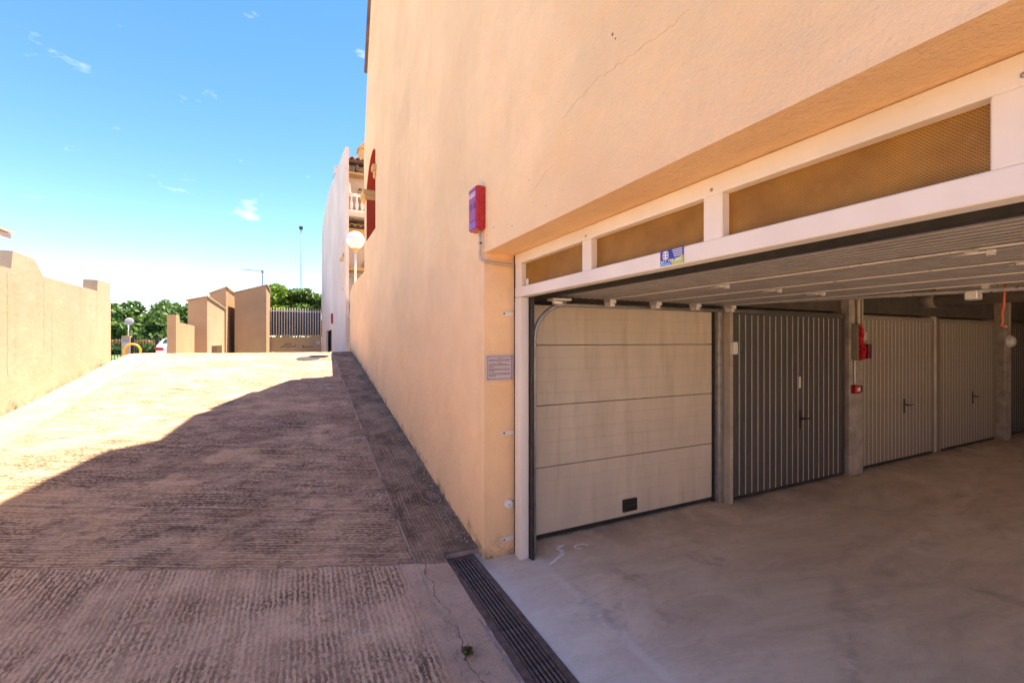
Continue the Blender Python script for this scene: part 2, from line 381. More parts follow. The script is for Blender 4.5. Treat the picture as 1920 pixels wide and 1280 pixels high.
def door_paint(name, c, dirt, amount, streak=True):
    k = NT(name, 0.5, 0.0, 0.4)
    n = k.noise(1.6, 6, 0.62, k.map((2.2, 1, 0.6)))
    st = k.noise(1.0, 7, 0.65, k.map((7.5, 1, 0.8)))
    col = k.mix(k.rng(n, 0.36, 0.66), tuple(v * 0.86 for v in c), c)
    col = k.mix(k.rng(st, 0.52, 0.74, 0, amount), col, dirt)
    col = k.mix(k.rng(k.noise(38, 4), 0.66, 0.74, 0, amount * 0.7), col, dirt)
    k.color(col)
    k.bump(k.noise(90, 3), 0.08, 0.004)
    return k.m
M['door_white'] = door_paint('dirty_white_door', (0.66, 0.56, 0.44), (0.36, 0.27, 0.18), 0.5)
M['door_grey'] = door_paint('dark_grey_door', (0.085, 0.078, 0.070), (0.035, 0.032, 0.028), 0.7)
M['door_beige'] = door_paint('beige_grey_door', (0.31, 0.26, 0.20), (0.18, 0.145, 0.105), 0.5)
M['white_metal'] = door_paint('white_enamel', (0.82, 0.76, 0.67), (0.46, 0.34, 0.22), 0.14)
M['gate_alu'] = plain('dusty_aluminium', (0.27, 0.26, 0.26), 0.45, 0.2, 0.16, 6)
M['gate_edge'] = plain('aluminium_edge', (0.80, 0.76, 0.70), 0.35, 0.3, 0.1)

# ------------------------------------------------------------------ mesh helpers
class MB:
    def __init__(self): self.v = []; self.f = []; self.smooth = []
    def add(self, verts, faces, smooth=False):
        o = len(self.v); self.v += [tuple(p) for p in verts]
        self.f += [tuple(i + o for i in f) for f in faces]; self.smooth += [smooth] * len(faces); return self
    def box(self, x0, x1, y0, y1, z0, z1, bev=0.0):
        if bev <= 0:
            return self.add([(x0, y0, z0), (x1, y0, z0), (x1, y1, z0), (x0, y1, z0), (x0, y0, z1), (x1, y0, z1), (x1, y1, z1), (x0, y1, z1)],
                            [(0, 3, 2, 1), (4, 5, 6, 7), (0, 1, 5, 4), (1, 2, 6, 5), (2, 3, 7, 6), (3, 0, 4, 7)])
        b = bev; pts = []
        cs = [(x0, y0, 1, 1), (x1, y0, -1, 1), (x1, y1, -1, -1), (x0, y1, 1, -1)]
        def ring(ins, z):
            r = []
            for i, (cx, cy, sx, sy) in enumerate(cs):
                p = (cx + sx * (b + ins), cy + sy * ins); q = (cx + sx * ins, cy + sy * (b + ins))
                r += [(*q, z), (*p, z)] if i % 2 == 0 else [(*p, z), (*q, z)]
            return r
        rings = [ring(b * 0.8, z0), ring(0, z0 + b), ring(0, z1 - b), ring(b * 0.8, z1)]
        vs_ = [p for r in rings for p in r]; fs = []
        for k in range(3):
            for i in range(8):
                j = (i + 1) % 8
                fs.append((k * 8 + i, k * 8 + j, k * 8 + 8 + j, k * 8 + 8 + i))
        fs.append(tuple(range(7, -1, -1))); fs.append(tuple(range(24, 32)))
        return self.add(vs_, fs)
    def prism(self, poly, axis, a0, a1):
        """extrude a 2D polygon along axis; poly gives the two other coordinates in order"""
        def p3(p, a):
            return (a, p[0], p[1]) if axis == 'x' else (p[0], a, p[1]) if axis == 'y' else (p[0], p[1], a)
        n = len(poly)
        vs_ = [p3(p, a0) for p in poly] + [p3(p, a1) for p in poly]
        fs = [tuple(range(n - 1, -1, -1)), tuple(range(n, 2 * n))] + [(i, (i + 1) % n, n + (i + 1) % n, n + i) for i in range(n)]
        return self.add(vs_, fs)
    def tube(self, pts, r, seg=10, caps=True, radii=None):
        pts = [Vector(p) for p in pts]; n = len(pts); vs_ = []; fs = []
        up = Vector((0, 0, 1)); prev = None
        for i, p in enumerate(pts):
            d = (pts[min(i + 1, n - 1)] - pts[max(i - 1, 0)]).normalized()
            if prev is None:
                a = d.cross(up)
                if a.length < 1e-3: a = d.cross(Vector((1, 0, 0)))
            else:
                a = prev - d * prev.dot(d)
            a.normalize(); prev = a; b = d.cross(a)
            rr = radii[i] if radii else r
            for s in range(seg):
                t = 2 * math.pi * s / seg
                vs_.append(p + (a * math.cos(t) + b * math.sin(t)) * rr)
        for i in range(n - 1):
            for s in range(seg):
                t = (s + 1) % seg
                fs.append((i * seg + s, i * seg + t, (i + 1) * seg + t, (i + 1) * seg + s))
        self.add(vs_, fs, True)
        if caps:
            o = len(self.v) - len(vs_)
            self.f += [tuple(o + i for i in range(seg - 1, -1, -1)), tuple(o + (n - 1) * seg + i for i in range(seg))]
            self.smooth += [False, False]
        return self
    def lathe(self, prof, center, axis='z', seg=20):
        cx, cy, cz = center; vs_ = []; fs = []; n = len(prof)
        for (r, h) in prof:
            for s in range(seg):
                t = 2 * math.pi * s / seg; a = r * math.cos(t); b = r * math.sin(t)
                vs_.append((cx + a, cy + b, cz + h) if axis == 'z' else (cx + a, cy + h, cz + b) if axis == 'y' else (cx + h, cy + a, cz + b))
        for i in range(n - 1):
            for s in range(seg):
                t = (s + 1) % seg; fs.append((i * seg + s, i * seg + t, (i + 1) * seg + t, (i + 1) * seg + s))
        return self.add(vs_, fs, True)
    def build(self, name, mat, parent=None, kind=None):
        me = bpy.data.meshes.new(name)
        me.from_pydata(self.v, [], self.f)
        me.polygons.foreach_set('use_smooth', self.smooth)
        me.materials.append(M[mat] if isinstance(mat, str) else mat)
        me.update()
        o = bpy.data.objects.new(name, me)
        COL.objects.link(o)
        if parent is not None: o.parent = parent
        if kind: o['kind'] = kind
        return fix(o)

import bmesh
def fix(o):
    bm = bmesh.new(); bm.from_mesh(o.data)
    bmesh.ops.recalc_face_normals(bm, faces=bm.faces)
    bm.to_mesh(o.data); bm.free(); return o

def tag(o, label, cat, group=None):
    o['label'] = label; o['category'] = cat
    if group: o['group'] = group
    return o
def thing(name, label, cat, group=None, loc=(0, 0, 0), rz=0.0):
    o = bpy.data.objects.new(name, None); o.empty_display_size = 0.2
    COL.objects.link(o); o.location = loc; o.rotation_euler = (0, 0, rz)
    return tag(o, label, cat, group)
def sbox(name, mat, parent, *b, bev=0.0): return MB().box(*b, bev=bev).build(name, mat, parent)
def share(src, name, parent, loc):
    c = bpy.data.objects.new(name, src.data); COL.objects.link(c); c.parent = parent; c.location = loc; return c
def text(name, body, size, mat, parent, origin, xa, ya, extrude=0.0008, width=None, bold=0.0):
    cu = bpy.data.curves.new(name, 'FONT'); cu.body = body; cu.size = size; cu.extrude = extrude; cu.offset = bold
    cu.align_x = 'CENTER'; cu.align_y = 'CENTER'; cu.resolution_u = 3
    t = bpy.data.objects.new(name, cu); COL.objects.link(t)
    bpy.context.view_layer.update()
    me = bpy.data.meshes.new_from_object(t.evaluated_get(bpy.context.evaluated_depsgraph_get()))
    bpy.data.objects.remove(t)
    xs = [v.co.x for v in me.vertices]; sx = 1.0 if width is None else width / (max(xs) - min(xs))
    X = Vector(xa); Y = Vector(ya); O = Vector(origin); Z = X.cross(Y)
    for v in me.vertices: v.co = O + X * v.co.x * sx + Y * v.co.y + Z * v.co.z
    me.materials.clear(); me.materials.append(M[mat])
    o = bpy.data.objects.new(name, me); COL.objects.link(o); o.parent = parent
    return o

# ------------------------------------------------------------------ setting: ramp, floors, ground
def ramp_z(y):
    y = np.asarray(y, float)
    up = 0.151 * 0.28 * np.log1p(np.exp(np.clip((y - 3.12) / 0.28, -40, 40)))
    down = -(0.151 + 0.115) * 0.30 * np.log1p(np.exp(np.clip((y - 12.55) / 0.30, -40, 40)))
    low = 0.115 * 0.4 * np.log1p(np.exp(np.clip((y - 16.4) / 0.4, -40, 40)))
    return up + down + low - 0.0
STREET = float(ramp_z(18.0))

def build_ramp():
    xs = np.unique(np.round(np.concatenate([np.arange(-3.36, 1.0, 0.06), [-2.86, -2.845, -2.83, -2.815], [0.735, 0.748, 0.757, 0.766, 0.78, 0.98],
                                            np.arange(1.02, 1.25, 0.06), [1.263]]), 4))
    ys = np.unique(np.round(np.concatenate([np.arange(-12, 3.2, 0.06), [3.21], np.arange(3.24, 18.1, 0.06)]), 4))
    X, Y = np.meshgrid(xs, ys)
    Z = ramp_z(Y)
    Z = Z + 0.004 * np.sin(X * 3.1 + Y * 1.7) + 0.003 * np.sin(X * 7.3 - Y * 4.1 + 1.0) + rng.normal(0, 0.0012, X.shape)
    Z[(np.abs(X - 0.757) < 0.012) & (Y > 3.4)] += 0.010
    Z[(np.abs(X + 2.8375) < 0.01)] -= 0.012
    Z[X < -2.85] += 0.012
    Z[(X > 0.76) & (Y > 3.2)] += 0.006
    # broken lip where the ramp meets the drain
    lip = (X > 0.55) & (X < 0.99) & (Y < 3.25)
    Z[lip] += 0.008 + rng.normal(0, 0.002, lip.sum())
    ny, nx = X.shape
    idx = np.arange(nx * ny).reshape(ny, nx)
    q = np.stack([idx[:-1, :-1], idx[:-1, 1:], idx[1:, 1:], idx[1:, :-1]], -1)
    xc = 0.5 * (X[:-1, :-1] + X[1:, 1:]); yc = 0.5 * (Y[:-1, :-1] + Y[1:, 1:])
    q = q[~((xc > 0.98) & (yc < 3.21))]
    me = bpy.data.meshes.new('ramp')
    me.from_pydata(np.stack([X, Y, Z], -1).reshape(-1, 3).tolist(), [], q.reshape(-1, 4).tolist())
    me.polygons.foreach_set('use_smooth', [True] * len(me.polygons))
    me.materials.append(M['ramp'])
    o = bpy.data.objects.new('ramp', me); COL.objects.link(o); o['kind'] = 'structure'
build_ramp()

MB().add([(1.22, -12, 0.0), (17, -12, 0.0), (17, 4.2, 0.0), (1.22, 4.2, 0.0)], [(0, 1, 2, 3)]).build('garage_floor', 'floor', kind='structure')  # includes an added unseen court, sunlit to bounce light into the garage
g = MB()
def sheet(x0, x1, y0, y1, z): g.add([(x0, y0, z), (x1, y0, z), (x1, y1, z), (x0, y1, z)], [(0, 1, 2, 3)])
sheet(-300, -3.45, -200, 18.0, STREET - 0.01)
sheet(-300, 300, 18.0, 600, STREET - 0.01)
sheet(1.45, 300, 13.2, 18.0, STREET - 0.01)
sheet(17.2, 300, -200, 13.2, STREET - 0.01)
sheet(-3.45, 17.2, -200, -12.2, STREET - 0.01)
g.build('street', 'asphalt', kind='structure')
MB().add([(-60, 39.5, STREET + 0.0), (40, 39.5, STREET), (40, 130, STREET + 0.3), (-60, 130, STREET + 0.3)], [(0, 1, 2, 3)]).build('lawn', 'lawn', kind='structure')
sbox('terrace', 'asphalt', None, 1.52, 9, 9.9, 13.2, 2.6, 2.92)['kind'] = 'structure'

def weld(o):
    bm = bmesh.new(); bm.from_mesh(o.data)
    bmesh.ops.remove_doubles(bm, verts=bm.verts, dist=0.0005)
    bm.to_mesh(o.data); bm.free()
# ------------------------------------------------------------------ the building on the right
bld = thing('apartment_building', 'tall peach stucco building with garage opening in its long side wall', 'building', loc=(1.4, 3, 0))
OFF = Vector((-1.4, -3, 0))
def bpart(mb, name, mat, parent=None):
    o = mb.build(name, mat, parent or bld)
    if parent is None: o.location = OFF
    return o
X0, X1 = 1.26, 1.51
prof = [(9.86, 3.16), (9.86, 4.8), (9.98, 5.6), (9.42, 7.15), (9.42, 7.25), (8.78, 8.55), (8.62, 9.2), (7.78, 9.6), (7.78, 11.0), (6.9, 11.9), (4, 12.2), (-9, 12.2)]
# side wall as a polygon with a garage opening and an arched porch opening, cut with a boolean-free strip layout
w = MB()
w.prism([(-3.2, -0.3), (-2.62, -0.3), (-2.62, 2.32), (-3.2, 2.32)], 'x', X0, X1)  # unseen end of the gate opening, widened to let in more light
w.prism([(3.08, -0.3), (9.86, -0.3), (9.86, 2.32), (3.08, 2.32)], 'x', X0, X1)
arch = [(8.35, 5.17), (8.55, 5.27), (8.75, 5.30), (9.0, 5.25), (9.2, 5.15), (9.36, 5.02), (9.5, 4.88), (9.56, 4.72), (9.56, 3.73), (8.35, 3.73)]
w.prism([(-3.2, 2.32), (9.86, 2.32), (9.86, 3.73), (-3.2, 3.73)], 'x', X0, X1)
w.prism([(9.56, 3.73), (9.86, 3.73), (9.86, 4.8), (9.977, 5.61), (9.56, 5.61)], 'x', X0, X1)
w.prism([(8.35, 5.61)] + arch[:8] + [(9.56, 5.61)], 'x', X0, X1)
w.prism([(-3.2, 3.73), (8.35, 3.73), (8.35, 5.61), (3.04, 5.61), (2.6, 4.0), (-3.2, 4.0)], 'x', X0, X1)  # unseen south end kept low so sun reaches the court
w.prism([(3.04, 5.61), (9.977, 5.61), (9.42, 7.15), (9.42, 7.25), (8.78, 8.55), (8.62, 9.2), (7.78, 9.6), (7.78, 11.0), (6.9, 12.0), (5.7, 11.6), (4.7, 9.9), (3.95, 8.9)], 'x', X0, X1)
side = bpart(w, 'side_wall', 'stucco')
# porch behind the arch, painted red
p = MB()
p.box(1.52, 2.55, 9.57, 9.70, 3.2, 5.6); p.box(2.55, 2.7, 7.4, 9.57, 3.2, 5.6); p.box(1.52, 2.55, 7.4, 9.57, 5.6, 5.7); p.box(1.52, 2.55, 7.3, 7.4, 3.2, 5.6)
bpart(p, 'porch_wall', 'red_paint')
lin = MB(); ap = arch[:9]; ai = [(y - (0.014 if i > 3 else 0), z - 0.014) for i, (y, z) in enumerate(arch[:8])] + [(9.546, 3.735)]
for i in range(8): lin.prism([ap[i], ap[i + 1], ai[i + 1], ai[i]], 'x', X0 + 0.004, X1 + 0.01)
lo = bpart(lin, 'arch_lining', 'red_paint'); weld(lo)
c = MB(); c.box(1.18, 1.56, 9.50, 9.94, 4.70, 4.80, 0.015); c.box(1.215, 1.54, 9.52, 9.905, 4.60, 4.70, 0.012)
bpart(c, 'impost_moulding', 'trim')
c = MB(); c.box(1.19, 1.54, 8.22, 8.42, 4.76, 4.86, 0.012); c.box(1.22, 1.53, 8.26, 8.39, 4.64, 4.76, 0.012)
bpart(c, 'impost_moulding', 'trim')
c = MB()
for (a, b) in (((9.47, 7.19), (8.80, 8.60)), ):
    c.prism([(a[0], a[1]), (b[0], b[1]), (b[0] - 0.03, b[1] - 0.03), (a[0] - 0.03, a[1] - 0.03)], 'x', 1.20, 1.60)
bpart(c, 'verge_coping', 'roof_dark')
# remaining shell; unseen south side left open to bring in bounced daylight
s = MB(); s.prism([(-3.2, 2.72), (7.25, 2.72), (7.25, 5.75), (9.2, 5.75), (9.2, 7.1), (8.6, 8.5), (8.5, 9.1), (7.7, 9.5), (7.7, 10.9), (6.9, 11.9), (5.75, 11.5), (4.75, 9.8), (4.0, 8.8), (2.65, 3.95), (-3.2, 3.95)], 'x', 1.513, 16.8)  # unseen south end stepped down, shaped to let sunlight onto the court
bpart(s, 'upper_storeys', 'stucco')
s = MB(); s.box(16.81, 17.0, -3.2, 9.4, 0, 9.0); bpart(s, 'rear_wall', 'stucco')
s = MB(); s.box(2.71, 16.8, 9.21, 9.4, 2.9, 7.0); bpart(s, 'end_wall', 'stucco')
s = MB(); s.box(9.5, 16.8, -3.2, -3.01, -0.2, 2.515); bpart(s, 'end_wall', 'stucco')  # stops short: added opening lets court light into the garage
s = MB(); s.box(1.512, 16.8, -3.0, 9.2, 2.52, 2.70); bpart(s, 'garage_ceiling', 'ceiling')
for xb in (4.6, 8.5, 12.5): bpart(MB().box(xb, xb + 0.3, -2.99, 3.12, 2.38, 2.515), 'ceiling_beam', 'ceiling')
s = MB(); s.box(1.512, 16.8, 3.32, 3.5, -0.1, 2.515); bpart(s, 'partition_wall', 'interior')
s = MB(); s.box(3.86, 16.8, 3.13, 3.315, 2.02, 2.515); s.box(1.515, 3.86, 3.24, 3.315, 1.98, 2.515); bpart(s, 'door_lintel', 'dark_lintel')
s = MB(); s.box(3.935, 3.985, 3.05, 3.31, 0, 2.02); bpart(s, 'door_post', 'interior')
s = MB(); s.box(6.06, 6.36, 3.03, 3.31, 0, 2.51, 0.012); bpart(s, 'pillar', 'concrete')
s = MB(); s.box(8.42, 8.58, 3.14, 3.31, 0, 2.02, 0.008); bpart(s, 'door_post', 'ceiling')
s = MB(); s.box(10.58, 10.84, 3.0, 3.31, 0, 2.51, 0.012); bpart(s, 'pillar', 'concrete')
s = MB(); s.box(12.95, 13.2, 3.0, 3.31, 0, 2.51, 0.012); bpart(s, 'pillar', 'concrete')

# hairline cracks and chipped spots in the render of the wall
def crack(pts, wd):
    mb = MB()
    fine = []
    for (a, b) in zip(pts[:-1], pts[1:]):
        n = max(2, int(math.hypot(b[0] - a[0], b[1] - a[1]) / 0.022))
        for i in range(n):
            t = i / n; fine.append((a[0] + (b[0] - a[0]) * t + random.gauss(0, 0.003), a[1] + (b[1] - a[1]) * t + random.gauss(0, 0.006)))
    fine.append(pts[-1])
    up = [(y, z + wd * random.uniform(0.25, 1.0)) for y, z in fine]
    dn = [(y, z - wd * random.uniform(0.25, 1.0)) for y, z in fine]
    n = len(fine)
    for xx in (X0 - 0.0012, X0 + 0.003): mb.v += [(xx, y, z) for y, z in up + dn]
    mb.f = [(i, i + 1, n + i + 1, n + i) for i in range(n - 1)] + [(i, i + 1, 2 * n + i + 1, 2 * n + i) for i in range(n - 1)] + [(n + i, n + i + 1, 3 * n + i + 1, 3 * n + i) for i in range(n - 1)]
    mb.smooth = [False] * len(mb.f)
    o = mb.build('crack', 'crack', side)
    return o
crack([(1.99, 2.83), (1.85, 2.86), (1.70, 2.88), (1.52, 2.86), (1.33, 2.845), (1.14, 2.84)], 0.0010)
crack([(2.35, 2.52), (2.20, 2.60), (2.08, 2.62)], 0.0007)
for (y, z, r) in ((1.57, 3.02, 0.006), (1.55, 2.99, 0.004), (2.36, 2.63, 0.004), (2.6, 2.41, 0.004), (2.16, 2.42, 0.003), (2.9, 2.47, 0.005), (3.03, 2.44, 0.004)):
    MB().prism([(y + r * math.cos(t) * random.uniform(.7, 1.1), z + r * math.sin(t) * random.uniform(.9, 1.5)) for t in np.linspace(0, 6.28, 8)[:-1]], 'x', X0 - 0.001, X0 + 0.004).build('chip', 'roof_dark', side)

# low wall beyond the building
lw = MB(); lw.prism([(9.862, -0.2), (12.85, -0.2), (12.85, 2.95), (12.6, 3.05), (12.2, 3.13), (9.862, 3.16)], 'x', 1.262, 1.51)
tag(lw.build('low_wall', 'stucco'), 'low peach wall running on from the tall building to the ramp crest', 'wall')

# ------------------------------------------------------------------ boundary wall on the left
def merlon_wall(name, x0, x1, pts, mat, label, base):
    mb = MB(); mb.prism([(pts[0][0], base), *pts, (pts[-1][0], base)], 'x', x0, x1)
    return tag(mb.build(name, mat), label, 'wall')
bw = merlon_wall('boundary_wall', -3.56, -3.355,
    [(-12, 2.59), (2.0, 2.59), (2.15, 2.82), (2.9, 2.82), (3.05, 2.59), (7.94, 2.59), (7.98, 2.83), (8.50, 2.81), (8.74, 2.60), (10.63, 2.58), (10.66, 2.79), (11.28, 2.80), (11.28, 2.5)],
    'yellow_stucco', 'long sunlit sand coloured wall with stepped merlons left of the ramp', -0.3)
for (y, z0_, z1_) in ((7.86, 1.2, 2.55), (8.75, 1.55, 2.56), (8.98, 1.3, 2.1), (10.62, 1.9, 2.55), (5.2, 0.4, 2.5)):
    jn = MB(); n = 14
    for i in range(n):
        za = z0_ + (z1_ - z0_) * i / n; zb2 = z0_ + (z1_ - z0_) * (i + 1) / n
        ya = y + 0.012 * math.sin(i * 1.7 + y); yb = y + 0.012 * math.sin((i + 1) * 1.7 + y)
        jn.add([(-3.3535, ya - 0.003, za), (-3.3535, ya + 0.003, za), (-3.3535, yb + 0.003, zb2), (-3.3535, yb - 0.003, zb2)], [(0, 1, 2, 3)])
    weld(jn.build('joint_crack', 'sand_crack', bw))
tag(MB().box(-3.45, 17.2, -12.2, -12.0, -0.3, 3.2).build('end_wall', 'yellow_stucco'), 'sand coloured retaining wall closing the bottom of the ramp behind', 'wall')

# ------------------------------------------------------------------ gate frame with mesh panels
fr = thing('gate_frame', 'white metal gate frame with ochre perforated panels across the garage opening', 'gate frame', loc=(1.56, 3.0, 0))
FO = Vector((-1.56, -3.0, 0))
def fpart(name, mat, *b, bev=0.004):
    o = sbox(name, mat, fr, *b, bev=bev); o.location = FO; return o
fpart('jamb', 'white_metal', 1.50, 1.575, 2.955, 3.045, 0.0, 1.985)
fpart('jamb', 'white_metal', 1.50, 1.575, -2.61, -2.48, 0.0, 1.985)
fpart('bottom_rail', 'white_metal', 1.50, 1.575, -2.61, 3.045, 1.987, 2.062)
fpart('top_rail', 'white_metal', 1.50, 1.575, -2.61, 3.045, 2.240, 2.317)
MU = [(2.945, 3.045), (2.065, 2.155), (1.20, 1.29), (0.335, 0.452), (-0.53, -0.44), (-1.40, -1.31), (-2.61, -2.48)]
for a, b in MU: fpart('mullion', 'white_metal', 1.503, 1.573, a, b, 2.060, 2.242)
for i in range(6):
    fpart('mesh_panel', 'mesh', 1.545, 1.552, MU[i + 1][1] - 0.004, MU[i][0] + 0.004, 2.056, 2.246, bev=0)
fpart('latch_plate', 'white_metal', 1.535, 1.5425, 2.895, 2.925, 2.066, 2.12, bev=0.001)
for y in (2.11, 1.245, 0.395):
    o = MB().lathe([(0.0, -0.006), (0.006, -0.004), (0.007, 0.0)], (1.4995, y, 2.262), 'x', 10).build('bolt', 'grey_metal', fr); o.location = FO
for z in (1.865, 0.945, 0.125):
    o = MB().box(1.405, 1.502, 3.070, 3.078, z - 0.016, z + 0.016, 0.002).build('bracket', 'white_metal', fr); o.location = FO
    k = MB().lathe([(0.0, -0.006), (0.006, -0.004), (0.007, 0.0)], (1.42, 3.0695, z), 'y', 10).build('bolt', 'dark_metal', o)

# ------------------------------------------------------------------ overhead sectional gate, open
gate = thing('overhead_gate', 'open aluminium sectional gate hanging flat under the garage ceiling', 'gate', loc=(2.6, 0.7, 1.99))
GO = Vector((-2.6, -0.7, -1.99))
def gpart(mb, name, mat, parent=None):
    o = mb.build(name, mat, parent or gate)
    if parent is None: o.location = GO
    return o
seams = [1.765, 2.25, 2.735, 3.205, 3.665]
GY0, GY1 = -2.45, 2.90
def ribbed_profile(a, b, zt, n, depth):
    pts = [(a, zt + 0.038)]; pts2 = []
    step = (b - a) / n
    for i in range(n):
        s0 = a + i * step
        pts2 += [(s0 + 0.0015, zt), (s0 + step * 0.45, zt), (s0 + step * 0.5, zt + depth), (s0 + step - 0.0015, zt + depth)] if True else []
    return [(a, zt + 0.038), (a, zt)] + pts2[1:] + [(b, zt), (b, zt + 0.038)]
for i in range(4):
    a, b = seams[i] + 0.004, seams[i + 1] - 0.004
    pan = gpart(MB().prism(ribbed_profile(a, b, 1.992, 8, 0.014), 'y', GY0, GY1), 'panel', 'gate_alu')
    MB().box(b - 0.010, b, GY0 + 0.002, GY1 - 0.002, 1.985, 1.9915).build('seam_highlight', 'gate_edge', pan)  # bright strip painted in for the highlight along each panel seam
    for y in (2.84, 1.81, 0.72, -0.37, -1.46):
        if i == 3 and y < 2.8: continue
        h = MB()
        xs_ = b + 0.004
        if y > 2.8:
            h.box(xs_ - 0.03, xs_ + 0.03, y - 0.05, y + 0.04, 1.955, 1.984, 0.004)
            h.prism([(xs_ - 0.022, 1.93), (xs_ + 0.022, 1.93), (xs_ + 0.03, 1.99), (xs_ - 0.03, 1.99)], 'y', y - 0.035, y + 0.03)
        else:
            h.box(xs_ - 0.03, xs_ + 0.03, y - 0.018, y + 0.018, 1.979, 1.9845, 0.001)
            h.tube([(xs_, y - 0.06, 1.976), (xs_, y + 0.06, 1.976)], 0.006, 8)
            h.box(xs_ - 0.008, xs_ + 0.016, y - 0.055, y - 0.035, 1.960, 1.982, 0.002)
        gpart(h, 'hinge', 'bright_metal')
gpart(MB().prism([(1.700, 1.99), (1.762, 1.99), (1.762, 2.03), (1.715, 2.05), (1.690, 2.03)], 'y', GY0, GY1), 'rubber_seal', 'rubber')
# bent bottom bracket at the front corner
h = MB(); h.box(1.70, 1.86, 2.80, 2.90, 1.958, 1.975, 0.003); h.tube([(1.72, 2.84, 1.948), (1.84, 2.86, 1.945)], 0.014, 8); h.box(1.74, 1.80, 2.83, 2.89, 1.93, 1.956, 0.004)
gpart(h, 'corner_bracket', 'bright_metal')
def track(y):
    pts = [(1.615, y, 0.02), (1.615, y, 1.0), (1.615, y, 1.66)]
    for t in np.linspace(0, math.pi / 2, 9)[1:]:
        pts.append((1.615 + 0.28 * (1 - math.cos(t)), y, 1.66 + 0.28 * math.sin(t)))
    pts.append((4.3, y, 1.955))
    return pts
for y in (2.945, -2.5):
    gpart(MB().tube(track(y), 0.017, 8), 'track', 'grey_metal')
gpart(MB().box(1.578, 1.600, 2.915, 3.02, 0.0, 2.0), 'guide_rail', 'dark_metal')
gpart(MB().box(1.602, 1.632, 3.0, 3.05, 0.0, 2.1), 'side_cover', 'dark_metal')
gpart(MB().tube([(3.75, 2.78, 2.008), (3.75, -2.4, 1.86)], 0.016, 10), 'cross_tube', 'bright_metal')
gpart(MB().box(3.71, 3.79, 1.17, 1.23, 1.905, 1.965, 0.006).box(3.735, 3.765, 1.13, 1.16, 1.97, 2.02), 'tube_bracket', 'bright_metal')

# ------------------------------------------------------------------ sectional door inside
sd = thing('sectional_garage_door', 'closed dirty white sectional garage door just inside the gate', 'garage door', loc=(2.79, 3.2, 0))
SO = Vector((-2.79, -3.2, 0))
def spart(mb, name, mat, parent=None):
    o = mb.build(name, mat, parent or sd)
    if parent is None: o.location = SO
    return o
zz = [0.044, 0.60, 1.115, 1.62, 1.955]
def panel_prof(z0, z1, n):
    pts = [(3.225, z0), (3.185, z0)]
    for i in range(1, n):
        zc = z0 + (z1 - z0) * i / n
        pts += [(3.185, zc - 0.004), (3.1866, zc - 0.001), (3.1866, zc + 0.001), (3.185, zc + 0.004)]
    return pts + [(3.185, z1), (3.225, z1)]
for i in range(4):
    n = 5 if zz[i + 1] - zz[i] > 0.4 else 3
    pr = panel_prof(zz[i] + 0.0035, zz[i + 1] - 0.0035, n)
    spart(MB().prism(pr, 'x', 1.72, 3.835), 'panel', 'door_white')
spart(MB().box(1.72, 3.835, 3.190, 3.222, 0.010, 0.046), 'bottom_seal', 'rubber')
spart(MB().box(3.838, 3.862, 3.17, 3.24, 0, 1.975), 'side_seal', 'rubber')
spart(MB().box(1.690, 1.717, 3.17, 3.24, 0, 1.975), 'side_seal', 'rubber')
spart(MB().box(1.72, 3.835, 3.20, 3.235, 1.957, 1.978), 'top_seal', 'rubber')
spart(MB().box(3.864, 3.93, 3.12, 3.24, 0, 1.99, 0.004), 'jamb', 'grey_metal')
hd = spart(MB().box(2.665, 2.835, 3.168, 3.184, 0.085, 0.200, 0.006), 'handle', 'black')
MB().box(2.685, 2.815, 3.160, 3.1675, 0.135, 0.158, 0.003).build('grip', 'dark_metal', hd)

# ------------------------------------------------------------------ ribbed doors
def ribbed_door(x0, x1, mat, label, y=3.075, plate=False):
    t = thing('ribbed_garage_door', label, 'garage door', 'vertical ribbed lock-up doors along the garage', loc=(x0, y, 0))
    wdt = x1 - x0; n = 20; st = (wdt - 0.06) / n
    first = None
    for i in range(n):
        if first is None:
            a = 0.0
            first = MB().prism([(a, 0.012), (a + st * 0.16, 0.0), (a + st * 0.84, 0.0), (a + st - 0.004, 0.012), (a + st - 0.004, 0.026), (a, 0.026)], 'z', 0.05, 1.93).build('slat', mat, t)
            first.location = (0.03, 0, 0)
        else:
            share(first, 'slat', t, (0.03 + i * st, 0, 0))
    edge = None
    for i in range(n):
        if edge is None:
            edge = MB().box(-0.0048, 0.0012, 0.002, 0.012, 0.05, 1.93).build('rib', 'gate_edge', t); edge.location = (0.03 + st, 0, 0)
        elif i < n - 1: share(edge, 'rib', t, (0.03 + (i + 1) * st, 0, 0))
    MB().box(0.0, 0.026, -0.004, 0.03, 0.02, 1.98, 0.002).build('frame', mat, t)
    MB().box(wdt - 0.026, wdt, -0.004, 0.03, 0.02, 1.98, 0.002).build('frame', mat, t)
    MB().box(0.027, wdt - 0.027, 0.0, 0.03, 1.932, 1.98).build('frame', mat, t)
    MB().box(0.0, wdt, 0.027, 0.05, 0.02, 1.99).build('back_sheet', mat, t)
    MB().box(0.02, wdt - 0.02, 0.004, 0.024, 0.018, 0.048).build('bottom_bar', 'dark_metal', t)
    hx = wdt * 0.56
    hp = MB().box(hx - 0.016, hx + 0.016, -0.010, -0.001, 0.66, 0.86, 0.003).build('handle_plate', 'black', t)
    hh = MB().tube([(hx, -0.008, 0.775), (hx, -0.05, 0.775), (hx + 0.02, -0.055, 0.775), (hx + 0.10, -0.055, 0.777)], 0.010, 8)
    hh.build('lever', 'black', hp)
    if plate: MB().box(hx - 0.018, hx + 0.018, -0.006, -0.001, 1.12, 1.25, 0.002).build('patch_plate', 'gate_edge', t)
    return t
ribbed_door(3.99, 6.03, 'door_grey', 'dark grey ribbed door next to the white sectional door', 3.075, True)
